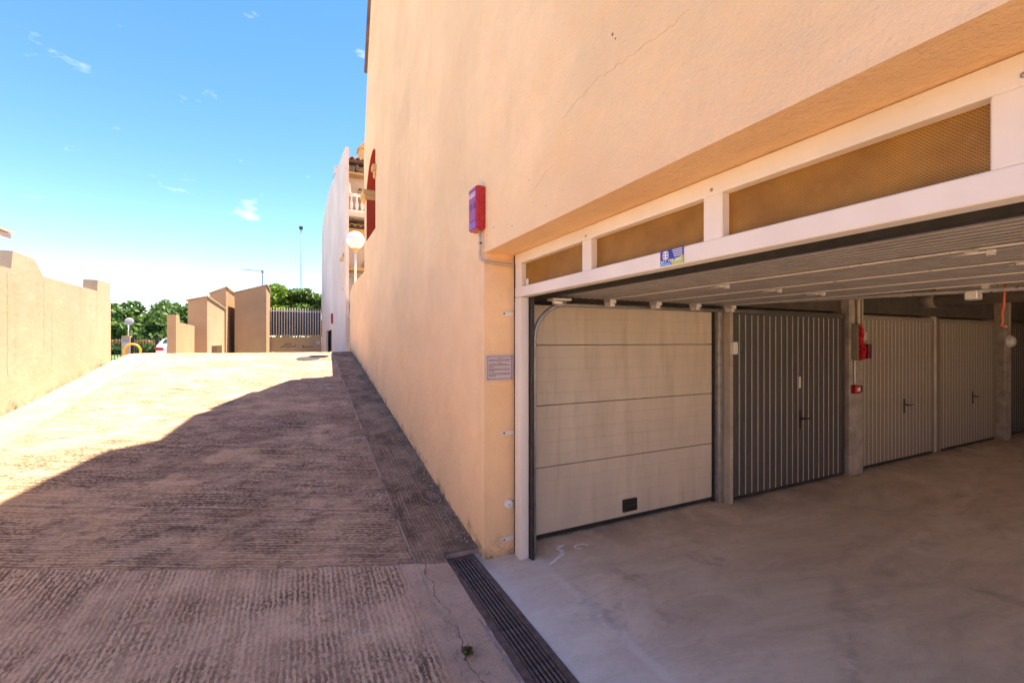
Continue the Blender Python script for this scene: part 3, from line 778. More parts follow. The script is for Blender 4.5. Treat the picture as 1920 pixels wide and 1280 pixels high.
ribbed_door(6.44, 8.41, 'door_beige', 'beige grey ribbed door right of the pillar with red boxes', 3.11)
ribbed_door(8.59, 10.55, 'door_beige', 'beige grey ribbed door second beyond the red boxes, before the farther pillar', 3.11)
ribbed_door(10.90, 12.92, 'door_grey', 'dark ribbed door at the far right edge of the garage', 3.11)

# ------------------------------------------------------------------ garage fittings
t = thing('fire_alarm_panel', 'grey and red fire alarm boxes with conduit on the garage pillar', 'alarm box', loc=(6.2, 3.0, 1.6))
TO = Vector((-6.2, -3.0, -1.6))
def tp(mb, n, m): o = mb.build(n, m, t); o.location = TO; return o
tp(MB().box(6.09, 6.16, 2.955, 3.028, 1.42, 1.86, 0.006), 'box', 'pvc')
tp(MB().prism([(2.954, 1.86), (2.925, 1.76), (2.938, 1.64), (2.90, 1.58), (2.915, 1.43), (2.954, 1.42)], 'x', 6.092, 6.16), 'front_cover', 'red_plastic')
tp(MB().box(6.22, 6.31, 2.965, 3.028, 1.66, 1.77, 0.006), 'lamp', 'conduit')
tp(MB().box(6.27, 6.34, 2.93, 3.028, 1.44, 1.62, 0.008), 'bell', 'dark_red')
tp(MB().box(6.18, 6.26, 2.97, 3.028, 1.44, 1.62, 0.006), 'side_box', 'dark_metal')
tp(MB().tube([(6.19, 3.005, 1.785), (6.19, 3.005, 2.4)], 0.020, 10), 'conduit', 'conduit')
tp(MB().tube([(6.29, 3.012, 1.775), (6.295, 3.012, 2.35)], 0.011, 8), 'conduit', 'conduit')
tp(MB().tube([(6.13, 3.015, 1.42), (6.13, 3.015, 1.12)], 0.010, 8), 'conduit', 'white_plastic')
cp = thing('fire_call_point', 'small red call point at the foot of the white conduit', 'call point', loc=(6.13, 3.03, 1.07))
MB().box(-0.055, 0.05, -0.06, -0.002, -0.055, 0.045, 0.006).build('box', 'red_plastic', cp)
MB().box(0.052, 0.10, -0.055, -0.004, -0.04, 0.04, 0.005).build('side_button', 'dark_metal', cp)
MB().box(-0.03, 0.03, -0.064, -0.061, -0.025, 0.02, 0.001).build('window', 'white_plastic', cp)

sw = thing('light_switch', 'cream switch box on the post between the first two garage doors', 'switch', loc=(3.96, 3.05, 1.58))
MB().box(-0.028, 0.040, -0.05, -0.002, -0.06, 0.065, 0.006).build('housing', 'white_plastic', sw)
MB().box(-0.012, 0.020, -0.055, -0.0505, -0.025, 0.025, 0.002).build('rocker', 'white_metal', sw)

pp = thing('hanging_pipe', 'fat old drain pipe hung under the garage ceiling', 'pipe', loc=(7.2, 2.7, 2.17))
MB().tube([(0, 0.05, 0), (0, -9, 0.06)], 0.088, 16).build('barrel', 'pvc', pp)
MB().tube([(0, 0.06, 0), (0, -0.06, 0)], 0.098, 16).build('socket', 'pvc', pp)
for y in (-0.6, -1.6):
    MB().tube([(0, y, 0.09), (0, y, 0.345)], 0.006, 6).build('hanger', 'grey_metal', pp)
od = thing('smoke_detector', 'round white detector under the dark garage ceiling near the pipe', 'detector', loc=(6.9, 2.86, 2.24))
MB().lathe([(0.0, -0.03), (0.035, -0.026), (0.05, 0.0), (0.05, 0.03), (0.0, 0.03)], (0, 0, 0)).build('dome', 'white_plastic', od)
MB().tube([(0, 0, 0.03), (0, 0, 0.28)], 0.01, 8).build('drop_rod', 'conduit', od)
oc = MB().tube([(3.745, 1.06, 1.985), (3.74, 1.065, 1.92), (3.752, 1.07, 1.86), (3.74, 1.075, 1.82), (3.755, 1.075, 1.775), (3.748, 1.08, 1.745), (3.775, 1.06, 1.735)], 0.0055, 8)
gpart(oc, 'release_cord', 'orange_cable')
bl = thing('bulkhead_light', 'round white wall lamp with cable on the farther garage pillar', 'wall lamp', loc=(10.70, 3.0, 1.65))
MB().lathe([(0.0, -0.09), (0.06, -0.08), (0.10, -0.04), (0.105, -0.002)], (0, 0, 0), 'y').build('dome', 'white_plastic', bl)
MB().tube([(0.0, -0.012, 0.10), (0.0, -0.012, 0.70), (0.06, -0.012, 0.82)], 0.012, 8).build('conduit', 'conduit', bl)

# ------------------------------------------------------------------ things on the outside wall
al = thing('fire_siren', 'red fire siren box lettered FUEGO high on the peach wall', 'siren', loc=(1.26, 3.10, 2.49))
MB().box(-0.074, -0.002, -0.05, 0.11, 0.0, 0.325, 0.008).build('housing', 'red_plastic', al)
MB().box(-0.079, -0.0745, -0.042, 0.102, 0.07, 0.317, 0.0015).build('cover', 'red_plastic_glare', al)
MB().box(-0.079, -0.0745, -0.042, 0.102, 0.010, 0.066, 0.0015).build('lamp_lens', 'lens_sky_glare', al)
for y in (-0.012, 0.062):
    MB().box(-0.081, -0.0795, y - 0.018, y + 0.022, 0.16, 0.202).build('grille', 'dark_red', al)
text('lettering', 'FUEGO', 0.05, 'white_print', al, (-0.0802, 0.03, 0.262), (0, -1, 0), (0, 0, 1), 0.0006, 0.134, 0.0007)
cd = thing('siren_conduit', 'grey conduit bending from the siren down to the gate frame corner', 'conduit', loc=(1.25, 3.09, 2.3))
MB().tube([(-0.018, 0.005, 0.19), (-0.018, 0.006, 0.06), (-0.018, 0.008, 0.02)], 0.011, 10).build('straight_pipe', 'conduit', cd)
cpts = [(-0.018, 0.008, 0.03), (-0.018, 0.006, -0.01), (-0.015, -0.006, -0.035), (0.01, -0.024, -0.048), (0.06, -0.026, -0.052), (0.15, -0.027, -0.056), (0.24, -0.030, -0.062)]
fine = []
for a, b in zip(cpts[:-1], cpts[1:]):
    n = max(3, int((Vector(b) - Vector(a)).length / 0.0028))
    for i in range(n): fine.append(tuple(Vector(a).lerp(Vector(b), i / n)))
MB().tube(fine, 0.012, 10, True, [0.0125 if (i // 2) % 2 else 0.0095 for i in range(len(fine))]).build('corrugated_hose', 'conduit', cd)
MB().box(-0.026, -0.010, -0.012, 0.024, 0.085, 0.098, 0.002).build('clip', 'dark_metal', cd)

nt = thing('notice_plate', 'small framed printed notice on the orange gate reveal', 'notice', loc=(1.385, 3.078, 1.45))
MB().box(-0.118, 0.112, -0.009, -0.001, -0.100, 0.100, 0.002).build('plate', 'paper', nt)
b = MB()
b.box(-0.104, 0.100, -0.0102, -0.0092, 0.083, 0.087); b.box(-0.104, 0.100, -0.0102, -0.0092, -0.087, -0.083)
b.box(-0.104, -0.101, -0.0102, -0.0092, -0.083, 0.083); b.box(0.097, 0.100, -0.0102, -0.0092, -0.083, 0.083)
b.build('border', 'dark_print', nt)
for (sx, sz) in ((-0.1, 0.085), (0.098, 0.085), (-0.1, -0.085), (0.098, -0.085)):
    MB().lathe([(0, -0.0125), (0.0035, -0.0115), (0.004, -0.0095)], (sx, 0, sz), 'y', 8).build('screw', 'dark_metal', nt)
b = MB(); z = 0.072
rows = [(-0.012, 0.012), (-0.094, 0.09), (-0.094, 0.076), None, (-0.014, 0.012), (-0.088, 0.06), (-0.094, 0.088), (-0.094, -0.05), None, (-0.094, 0.076), (-0.094, 0.084), (-0.094, -0.045), None, (-0.094, 0.09), (-0.094, 0.086), (-0.094, -0.034)]
for rrow in rows:
    if rrow is None: z -= 0.0055; continue
    x = rrow[0]
    while x < rrow[1]:
        wl_ = random.uniform(0.006, 0.02); e = min(x + wl_, rrow[1])
        b.box(x, e, -0.0102, -0.0092, z - 0.0022, z + 0.0022); x = e + 0.003
    z -= 0.0098
b.build('print_lines', 'dark_print', nt)
bp = thing('round_key_switch', 'round pale push button low on the orange gate reveal', 'button', loc=(1.455, 3.078, 0.395))
MB().lathe([(0.0, -0.030), (0.028, -0.030), (0.036, -0.022), (0.036, -0.001)], (0, 0, 0), 'y', 22).build('body', 'white_plastic', bp)
MB().lathe([(0.0, -0.034), (0.006, -0.033), (0.007, -0.0295)], (0, 0, 0), 'y', 10).build('keyhole', 'grey_metal', bp)
MB().box(0.03, 0.045, -0.02, -0.001, -0.012, 0.02, 0.002).build('cable_gland', 'grey_metal', bp)

sk = thing('advert_sticker', 'blue and green advert sticker on the white gate rail', 'sticker', loc=(1.4985, 1.455, 2.027))
MB().box(-0.0012, -0.0002, -0.068, 0.068, -0.034, 0.036).build('backing', 'sticker_blue', sk)
MB().add([(-0.0018, 0.068, -0.034), (-0.0018, -0.002, -0.034), (-0.0018, 0.012, -0.022), (-0.0018, 0.068, -0.020)], [(0, 1, 2, 3)]).build('sky_band', 'sticker_sky', sk)
MB().add([(-0.0018, -0.004, -0.034), (-0.0018, -0.068, -0.034), (-0.0018, -0.068, 0.0), (-0.0018, 0.006, -0.020)], [(0, 1, 2, 3)]).build('green_band', 'sticker_green', sk)
lg = MB()
lg.prism([(0.052, 0.0), (0.052, 0.024), (0.046, 0.031), (0.026, 0.031), (0.018, 0.024), (0.018, 0.0), (0.024, -0.005), (0.046, -0.005)], 'x', -0.0026, -0.0020)
em = lg.build('emblem', 'white_print', sk)
dt = MB()
for (yy, z_) in ((0.044, 0.006), (0.026, 0.006), (0.044, 0.02), (0.026, 0.02)):
    dt.prism([(yy - 0.004, z_ - 0.004), (yy + 0.004, z_ - 0.004), (yy + 0.004, z_ + 0.004), (yy - 0.004, z_ + 0.004)], 'x', -0.0032, -0.0027)
dt.build('emblem_marks', 'sticker_blue', em)
b = MB()
for i in range(5): b.box(-0.0026, -0.0020, -0.062, -0.004 - 0.003 * i, 0.030 - 0.0075 * i - 0.0014, 0.030 - 0.0075 * i + 0.0014)
b.build('small_print', 'white_print', sk)
text('phone_number', '617 785 084', 0.016, 'white_print', sk, (-0.0022, 0.004, -0.0145), (0, -1, 0), (0, 0, 1), 0.0003, 0.118, 0.0003)

# ------------------------------------------------------------------ drain grating in front of the gate
gr = thing('drain_grating', 'long rusty brown slotted drain grating in front of the garage', 'drain', loc=(1.1, 0, 0))
GX0, GX1 = -0.118, 0.119
MB().box(GX0, GX0 + 0.048, -6, 3.205, -0.04, 0.006, 0.002).build('frame', 'grate', gr)
MB().box(GX1 - 0.040, GX1, -6, 3.205, -0.04, 0.006, 0.002).build('frame', 'grate', gr)
MB().box(GX0 + 0.049, GX1 - 0.041, 3.15, 3.205, -0.04, 0.0055, 0.002).build('frame', 'grate', gr)
nb = 6; span = (GX1 - 0.040) - (GX0 + 0.048); pitch = span / nb
b0 = MB().box(-0.0075, 0.0075, -6, 3.148, -0.03, 0.004, 0.002).build('bar', 'grate', gr); b0.location = (GX0 + 0.048 + pitch * 0.5, 0, 0)
for i in range(1, nb): share(b0, 'bar', gr, (GX0 + 0.048 + pitch * (i + 0.5), 0, 0))
cb0 = None
for y in np.arange(3.0, -2.0, -0.5):
    if cb0 is None:
        cb0 = MB().box(GX0 + 0.05, GX1 - 0.042, -0.008, 0.008, -0.034, -0.012).build('cross_bar', 'grate', gr); cb0.location = (0, float(y), 0)
    else: share(cb0, 'cross_bar', gr, (0, float(y), 0))
MB().prism([(3.206, -0.15), (3.206, 0.030), (3.235, 0.043), (3.30, 0.040), (3.30, -0.15)], 'x', GX0 - 0.03, 0.158).build('mortar_lip', 'mortar', gr)
MB().prism([(GX0 - 0.03, -0.15), (GX0 - 0.03, 0.012), (GX0 - 0.004, 0.010), (GX0 - 0.002, -0.15)], 'y', -11.9, 3.205).build('mortar_edge', 'mortar', gr)
MB().box(GX0 + 0.002, GX1 - 0.002, -6, 3.2, -0.14, -0.10).build('channel_bed', 'grate_dirt', gr)

# ------------------------------------------------------------------ marks on the garage floor
def blob(name, polys, mat, label, cat, z=0.004):
    mb = MB()
    for poly in polys:
        mb.prism(poly, 'z', 0.0005, z)
    return tag(mb.build(name, mat), label, cat)
def jag(line, wds):
    L, Rr = [], []
    for i, (p, wd) in enumerate(zip(line, wds)):
        q = line[min(i + 1, len(line) - 1)]; o = line[max(i - 1, 0)]
        dx, dy = q[0] - o[0], q[1] - o[1]; n = math.hypot(dx, dy) or 1
        L.append((p[0] - dy / n * wd * random.uniform(.7, 1.2), p[1] + dx / n * wd * random.uniform(.7, 1.2)))
        Rr.append((p[0] + dy / n * wd * random.uniform(.7, 1.2), p[1] - dx / n * wd * random.uniform(.7, 1.2)))
    return L + Rr[::-1]
blob('paint_spill', [jag([(1.66, 2.80), (1.72, 2.83), (1.80, 2.88), (1.84, 2.90), (1.865, 2.95), (1.85, 2.985), (1.87, 3.01)], [0.003, 0.011, 0.013, 0.018, 0.020, 0.012, 0.008]),
                     jag([(1.865, 3.0), (1.90, 3.02), (1.94, 3.02)], [0.014, 0.012, 0.004])], 'splash', 'jagged white paint spill on the garage floor by the door corner', 'paint spill', 0.003)
ringp = [(2.045 + 0.058 * math.cos(t), 2.945 + 0.034 * math.sin(t)) for t in np.linspace(-0.6, 4.4, 13)]
blob('paint_ring', [jag(ringp, [0.004 + 0.005 * abs(math.sin(i * 1.3)) for i in range(13)])], 'splash', 'faint white paint ring on the garage floor right of the spill', 'paint mark', 0.002)
rc = MB().lathe([(0.0, 0.026), (0.012, 0.024), (0.017, 0.010), (0.022, 0.006), (0.022, 0.0), (0, 0)], (1.67, 3.06, 0.0), 'z', 12)
tag(rc.build('bottle_cap', 'red_plastic'), 'small red cap on the garage floor at the door corner', 'cap')

# weeds in the joints by the drain
def weed(loc, label, r, n):
    t = thing('weed', label, 'weed', 'weeds in the joint beside the drain', loc=loc)
    mb = MB()
    for i in range(n):
        a = random.uniform(0, 6.28); l = random.uniform(0.4, 1) * r; hh = random.uniform(0.3, 1.0) * r
        d = Vector((math.cos(a), math.sin(a), 0)); sd_ = Vector((-d.y, d.x, 0)) * r * 0.09; o = d * random.uniform(0, r * .5)
        mb.add([o - sd_, o + sd_, o + d * l * .5 + sd_ * 1.4 + Vector((0, 0, hh)), o + d * l + Vector((0, 0, hh * .6)), o + d * l * .5 - sd_ * 1.4 + Vector((0, 0, hh))], [(0, 1, 2, 3, 4)])
    mb.build('leaves', 'leaf_dry', t)
weed((0.80, 2.18, 0.008), 'little green weed growing beside the drain near the lower picture edge', 0.035, 40)
weed((0.81, 3.02, 0.008), 'tiny dry weed at the broken end of the drain edging', 0.03, 24)

mh = MB().lathe([(0.0, 0.016), (0.22, 0.016), (0.25, 0.012), (0.26, -0.02)], (0, 0, 0), 'z', 28).build('manhole_cover', 'manhole')
mh.location = (0.19, 11.35, float(ramp_z(11.35))); mh.rotation_euler = (math.atan(0.151), 0, 0)
tag(mh, 'dark round manhole cover near the top of the ramp', 'manhole')

# ------------------------------------------------------------------ globe lamp and stair railing beyond the low wall
lp = thing('globe_lamp', 'white globe lamp on a short post above the low wall', 'lamp', loc=(1.32, 12.1, 3.10))
MB().tube([(0, 0, 0), (0, 0, 0.93)], 0.030, 12).build('post', 'white_plastic', lp)
MB().lathe([(0.0, 0.90), (0.06, 0.90), (0.07, 0.96), (0.085, 0.985), (0.05, 0.99)], (0, 0, 0)).build('collar', 'trim', lp)
prof_s = [(0.228 * math.sin(t), 1.19 - 0.228 * math.cos(t)) for t in np.linspace(0.3, math.pi, 18)]
MB().lathe(prof_s, (0, 0, 0), 'z', 28).build('globe', 'globe', lp)
rl = thing('stair_railing', 'white sloping stair balustrade at the end of the low wall', 'railing', loc=(1.36, 12.86, 0))
MB().prism([(0.02, 2.95), (1.3, 2.72), (1.3, 2.64), (0.02, 2.87)], 'x', -0.07, 0.07).build('handrail', 'white_stucco', rl)
MB().prism([(0.02, 2.50), (1.3, 2.27), (1.3, 2.19), (0.02, 2.42)], 'x', -0.07, 0.07).build('plinth', 'white_stucco', rl)
bal = None
for i in range(6):
    y = 0.12 + 0.21 * i; dz = -0.18 * y
    if bal is None:
        bal = MB().lathe([(0.03, 0.0), (0.045, 0.08), (0.055, 0.16), (0.03, 0.27), (0.03, 0.37)], (0, 0, 0), 'z', 10).build('baluster', 'white_stucco', rl); bal.location = (0, y, 2.49 + dz)
    else: share(bal, 'baluster', rl, (0, y, 2.49 + dz))

# ------------------------------------------------------------------ neighbouring house
nh = thing('neighbour_house', 'pale house with curved gable, balcony and tiled eaves beyond the ramp', 'house', loc=(1.2, 13.5, 0))
NO = Vector((-1.2, -13.5, 0))
def npart(mb, n, m, parent=None):
    o = mb.build(n, m, parent or nh)
    if parent is None: o.location = NO
    return o
B0 = STREET - 0.3
gw = MB(); NX0, NX1 = 1.2, 1.29
A_lo, A_hi, A_sp, A_tp = 13.95, 14.75, 4.25, 4.72
gtop = [(13.45, 7.25), (14.4, 7.42), (17.5, 7.86), (21.6, 8.45), (26.6, 8.5), (28.0, 8.0), (28.6, 6.9)]
gw.prism([(13.45, B0), (19.4, B0), (19.4, 2.15), (13.45, 2.15)], 'x', NX0, NX1)
gw.prism([(23.6, B0), (28.7, B0), (28.7, 2.15), (23.6, 2.15)], 'x', NX0, NX1)
gw.prism([(13.45, 2.15), (28.7, 2.15), (28.7, 3.2), (13.45, 3.2)], 'x', NX0, NX1)
gw.prism([(13.45, 3.2), (A_lo, 3.2), (A_lo, 5.0), (13.45, 5.0)], 'x', NX0, NX1)
mid = 0.5 * (A_lo + A_hi); rad = 0.5 * (A_hi - A_lo)
arcn = [(mid - rad * math.cos(t), A_sp + (A_tp - A_sp) * math.sin(t)) for t in np.linspace(0, math.pi, 11)]
gw.prism([(A_lo, 5.0)] + arcn + [(A_hi, 5.0)], 'x', NX0, NX1)
gw.prism([(A_hi, 3.2), (28.7, 3.2), (28.7, 5.0), (A_hi, 5.0)], 'x', NX0, NX1)
gw.prism([(13.45, 5.0), (28.7, 5.0)] + gtop[::-1], 'x', NX0, NX1)
npart(gw, 'gable_wall', 'white_stucco')
npart(MB().box(1.15, 1.285, A_lo - 0.12, A_lo + 0.05, 4.17, 4.27, 0.01), 'impost_moulding', 'trim'); npart(MB().box(1.15, 1.285, A_hi - 0.05, A_hi + 0.12, 4.17, 4.27, 0.01), 'impost_moulding', 'trim')
npart(MB().box(1.45, 1.60, 19.0, 24.0, B0, 2.3).box(1.43, 1.6, 23.62, 23.75, B0, 2.2), 'garage_recess', 'ochre_stucco')
npart(MB().box(1.30, 9, 16.0, 16.25, B0, 7.7), 'front_wall', 'white_stucco')
npart(MB().box(8.8, 9, 16.25, 28.7, B0, 7.7).box(1.42, 8.8, 28.5, 28.7, B0, 7.2), 'rear_wall', 'white_stucco')
npart(MB().prism([(15.45, 7.62), (15.45, 7.72), (20, 8.6), (28.7, 7.4), (28.7, 7.3), (20, 8.45)], 'x', 1.295, 9.1), 'roof', 'roof_dark')
npart(MB().box(1.295, 8.9, 15.6, 15.98, 7.28, 7.34), 'eave_soffit', 'trim')
for x in (1.36, 1.72, 2.08):
    npart(MB().box(x, x + 0.07, 15.5, 15.98, 7.36, 7.56), 'eave_bracket', 'roof_dark')
def tile_row(x0, n, y, z, name='roof_tile', r=0.085):
    first = None
    for i in range(n):
        for jj in range(2):
            if first is None:
                mb = MB(); vs_ = []; fs = []
                for s in range(7):
                    t = math.pi * s / 6
                    for (yy, zz_, rr) in ((0, 0, r), (0.42, 0.12, r * 0.85)):
                        vs_.append((rr * math.cos(t), yy, zz_ + rr * math.sin(t)))
                        vs_.append((rr * 0.82 * math.cos(t), yy, zz_ + rr * 0.82 * math.sin(t)))
                for s in range(6):
                    a = s * 4
                    fs += [(a, a + 4, a + 6, a + 2), (a + 1, a + 3, a + 7, a + 5), (a, a + 1, a + 5, a + 4), (a + 2, a + 6, a + 7, a + 3)]
                first = npart(mb.add(vs_, fs, False), name, 'tile'); first.location = NO + Vector((x0, y, z))
            else:
                share(first, name, nh, NO + Vector((x0 + i * r * 2.15, y + 0.36 * jj, z + 0.10 * jj)))
tile_row(1.38, 10, 15.2, 7.62)
tile_row(1.38, 7, 15.2, 5.42)
npart(MB().box(1.295, 3.2, 15.42, 15.98, 5.22, 5.40), 'porch_lintel', 'trim')
npart(MB().box(1.295, 3.4, 15.1, 15.98, 5.72, 5.84), 'balcony_slab', 'white_stucco')
npart(MB().box(1.45, 3.4, 15.08, 15.22, 6.36, 6.46, 0.01), 'balcony_rail', 'white_plastic')
npart(MB().box(1.45, 3.4, 15.08, 15.22, 5.842, 5.93, 0.01), 'balcony_plinth', 'white_plastic')
balu = None
for i in range(9):
    x = 1.53 + 0.17 * i
    if balu is None:
        balu = npart(MB().lathe([(0.03, 0.0), (0.055, 0.10), (0.065, 0.19), (0.03, 0.32), (0.035, 0.43)], (0, 0, 0), 'z', 10), 'baluster', 'white_plastic'); balu.location = NO + Vector((x, 15.15, 5.93))
    else: share(balu, 'baluster', nh, NO + Vector((x, 15.15, 5.93)))
wn = npart(MB().box(1.92, 2.9, 15.96, 15.995, 5.85, 6.85), 'balcony_door', 'glass')
MB().box(1.86, 1.92, 15.94, 15.998, 5.85, 6.92).box(1.86, 2.9, 15.94, 15.998, 6.86, 6.93).build('frame', 'trim', wn)
npart(MB().prism([(1.295, 6.45), (1.52, 6.40), (1.48, 6.7), (1.40, 6.88), (1.295, 6.95)], 'y', 15.0, 15.3), 'scroll_parapet', 'white_plastic')
npart(MB().box(1.295, 3.4, 15.45, 15.98, 4.02, 4.12, 0.01), 'porch_ledge', 'trim')
npart(MB().box(1.50, 1.74, 15.97, 15.996, 3.62, 3.86, 0.004), 'number_plate', 'sign_blue')
npart(MB().prism([(1.95, 3.9), (2.5, 3.9), (2.5, 4.7), (2.3, 4.72), (2.08, 4.6), (1.95, 4.3)], 'y', 15.975, 15.997), 'porch_arch', 'ochre_stucco')
npart(MB().box(1.45, 1.95, 21.0, 21.6, 7.0, 9.35).box(1.42, 1.98, 20.95, 21.65, 9.35, 9.45), 'chimney', 'white_stucco')
ch2 = npart(MB().box(2.0, 2.5, 17.0, 17.5, 7.5, 8.75).prism([(1.93, 8.75), (2.57, 8.75), (2.25, 9.1)], 'y', 16.93, 17.57), 'chimney', 'trim')
nb_ = thing('neighbour_siren', 'tiny red box on the pale gable wall by the far garage', 'siren', loc=(1.2, 18.7, 2.55))
MB().box(-0.07, -0.002, -0.12, 0.12, -0.20, 0.20, 0.006).build('housing', 'red_plastic', nb_)
MB().box(-0.076, -0.071, -0.10, 0.10, -0.05, 0.17).build('cover', 'dark_red', nb_)

# ------------------------------------------------------------------ fence and hedge trees at the end of the ramp street
FY = 28.3
fw = MB().prism([(-1.5, B0), (1.18, B0), (1.18, 2.05), (0.95, 2.05), (0.80, 1.92), (-1.5, 1.92)], 'y', FY, FY + 0.22).build('fence_wall', 'sand_wall')
tag(fw, 'low sand wall with graffiti under the white bar fence', 'wall')
for pts in ([(-0.95, 1.30), (-0.85, 1.36), (-0.7, 1.42), (-0.6, 1.32), (-0.45, 1.38), (-0.2, 1.36), (-0.18, 1.5)], [(-0.75, 1.5), (-0.4, 1.5)],
            [(0.18, 1.40), (0.22, 1.34), (0.32, 1.36), (0.42, 1.33), (0.6, 1.36), (0.75, 1.34)], [(0.2, 1.45), (0.22, 1.3)]):
    MB().tube([(x, FY - 0.004, z) for x, z in pts], 0.018, 5).build('graffiti', 'graffiti', fw)
wp = MB().box(0.90, 1.10, FY - 0.02, FY - 0.002, 1.48, 1.66, 0.004); tag(wp.build('wall_plate', 'sign_blue'), 'pale blue plate on the low wall under the fence', 'plate')
fe = thing('bar_fence', 'white vertical bar fence with blue grey screen behind', 'fence', loc=(-0.2, FY + 0.1, 1.92))
MB().box(-1.30, 1.38, 0.03, 0.05, 0.06, 1.52).build('screen', 'fence_screen', fe)
MB().box(-1.30, 1.38, -0.02, 0.012, 1.46, 1.50).build('rail', 'white_metal', fe)
MB().box(-1.30, 1.38, -0.02, 0.012, 0.05, 0.09).build('rail', 'white_metal', fe)
bar = None
for i in range(20):
    x = -1.24 + i * 0.136
    if bar is None:
        bar = MB().tube([(0, -0.04, 0.0), (0, -0.04, 1.56), (0, -0.04, 1.66)], 0.026, 6, True, [0.021, 0.021, 0.005]).build('bar', 'white_metal', fe); bar.location = (x, 0, 0)
    else: share(bar, 'bar', fe, (x, 0, 0))

# ------------------------------------------------------------------ sand coloured walls round the next ramp
def stub(name, label, front, x0, x1, y0, y1, tops, mat='ochre_stucco', extra=None):
    """tops: z at (x0,y0), (x1,y0), (x1,y1), (x0,y1)"""
    t = thing(name, label, 'wall', loc=(x1, y0, STREET))
    mb = MB()
    zb = STREET - 0.2
    P = [(x0, y0), (x1, y0), (x1, y1), (x0, y1)]
    mb.add([(a - x1, b - y0, zb - STREET) for a, b in P] + [(a - x1, b - y0, z - STREET) for (a, b), z in zip(P, tops)],
           [(0, 3, 2, 1), (4, 5, 6, 7), (0, 1, 5, 4), (1, 2, 6, 5), (2, 3, 7, 6), (3, 0, 4, 7)])
    mb.build('body', mat, t)
    cp_ = MB(); e = 0.05
    Q = [(x0 - e, y0 - e), (x1 + e, y0 - e), (x1 + e, y1 + e), (x0 - e, y1 + e)]
    cp_.add([(a - x1, b - y0, z - STREET + 0.004) for (a, b), z in zip(Q, tops)] + [(a - x1, b - y0, z - STREET + 0.05) for (a, b), z in zip(Q, tops)],
            [(0, 3, 2, 1), (4, 5, 6, 7), (0, 1, 5, 4), (1, 2, 6, 5), (2, 3, 7, 6), (3, 0, 4, 7)])
    cp_.build('coping', 'tile', t)
    return t
# near merlon with its low wall
mw = thing('merlon_stub_wall', 'short sand wall with raised end post beside the white car', 'wall', loc=(-3.6, 17, STREET))
MB().prism([(0.0, -0.3), (2.7, -0.3), (2.7, 2.22 - STREET), (0.50, 2.27 - STREET), (0.42, 2.50 - STREET), (0.0, 2.49 - STREET)], 'x', -0.11, 0.12).build('body', 'ochre_stucco', mw)
# garage hood wall with an opening in its side
hw = thing('hood_wall', 'sand walled garage entry hood with a dark opening in its lit side', 'wall', loc=(-3.14, 20, STREET))
S_ = STREET
MB().add([(-0.60, 0, -.3), (0, 0, -.3), (0, 0, 3.33 - S_), (-0.60, 0, 3.16 - S_), (-0.60, 0.22, -.3), (0, 0.22, -.3), (0, 0.22, 3.33 - S_), (-0.60, 0.22, 3.16 - S_)],
         [(0, 1, 2, 3), (7, 6, 5, 4), (1, 5, 6, 2), (3, 2, 6, 7), (0, 3, 7, 4)]).build('front_wall', 'ochre_stucco', hw)
sw_ = MB()
sw_.prism([(0.222, 1.05), (4.3, 1.05), (4.3, 3.15 - S_), (3.9, 3.18 - S_), (2.0, 3.30 - S_), (0.222, 3.33 - S_)], 'x', -0.2, -0.002)
sw_.prism([(0.222, -.3), (0.9, -.3), (0.9, 1.05), (0.222, 1.05)], 'x', -0.2, -0.002)
sw_.prism([(3.6, -.3), (4.3, -.3), (4.3, 1.05), (3.6, 1.05)], 'x', -0.2, -0.002)
sw_.build('side_wall', 'sand_wall', hw)
MB().box(-0.60, -0.50, 0.222, 4.3, -.3, 2.0).build('rear_wall', 'ochre_stucco', hw)
MB().add([(-0.66, -0.06, 3.16 - S_ + .004), (0.04, -0.06, 3.34 - S_ + .004), (0.04, 4.35, 3.17 - S_ + .004), (-0.66, 4.35, 3.0 - S_),
          (-0.66, -0.06, 3.16 - S_ + .05), (0.04, -0.06, 3.34 - S_ + .05), (0.04, 4.35, 3.17 - S_ + .05), (-0.66, 4.35, 3.05 - S_)],
         [(0, 3, 2, 1), (4, 5, 6, 7), (0, 1, 5, 4), (1, 2, 6, 5), (2, 3, 7, 6), (3, 0, 4, 7)]).build('coping', 'tile', hw)
stub('pier_wall', 'narrow sand wall with sloping top between the two wider ones', None, -3.76, -3.12, 24.6, 28.6, (3.86, 4.22, 4.2, 3.9))
stub('end_block_wall', 'broad sand wall with sloping tiled top carrying the aerial', None, -2.86, -1.50, 25.4, 28.6, (4.02, 4.50, 4.50, 4.1))
an = thing('tv_aerial', 'thin television aerial on a mast above the broad sand wall', 'aerial', loc=(-1.72, 26.2, 4.44))
MB().tube([(0, 0, -0.1), (0, 0, 0.92)], 0.022, 8).build('mast', 'dark_metal', an)
MB().tube([(0.05, 0, 0.84), (-0.92, 0, 0.90)], 0.016, 6).build('boom', 'dark_metal', an)
for i in range(9):
    x = 0.0 - 0.1 * i
    MB().tube([(x, -0.22 + 0.012 * i, 0.85 + 0.006 * i), (x, 0.22 - 0.012 * i, 0.85 + 0.006 * i)], 0.007, 5).build('element', 'dark_metal', an)
MB().box(-0.06, 0.06, -0.05, 0.05, 0.74, 0.92, 0.01).build('reflector', 'grey_metal', an)
pl = thing('mast_light', 'very tall thin pole with a small lamp head far behind the fence trees', 'lamp post', loc=(0.15, 45, STREET))
MB().tube([(0, 0, 0), (0, 0, 11.6)], 0.05, 8, True, [0.06, 0.035]).build('pole', 'pole_green', pl)
MB().box(-0.16, 0.16, -0.15, 0.15, 11.55, 11.85, 0.04).build('lamp_head', 'dark_metal', pl)

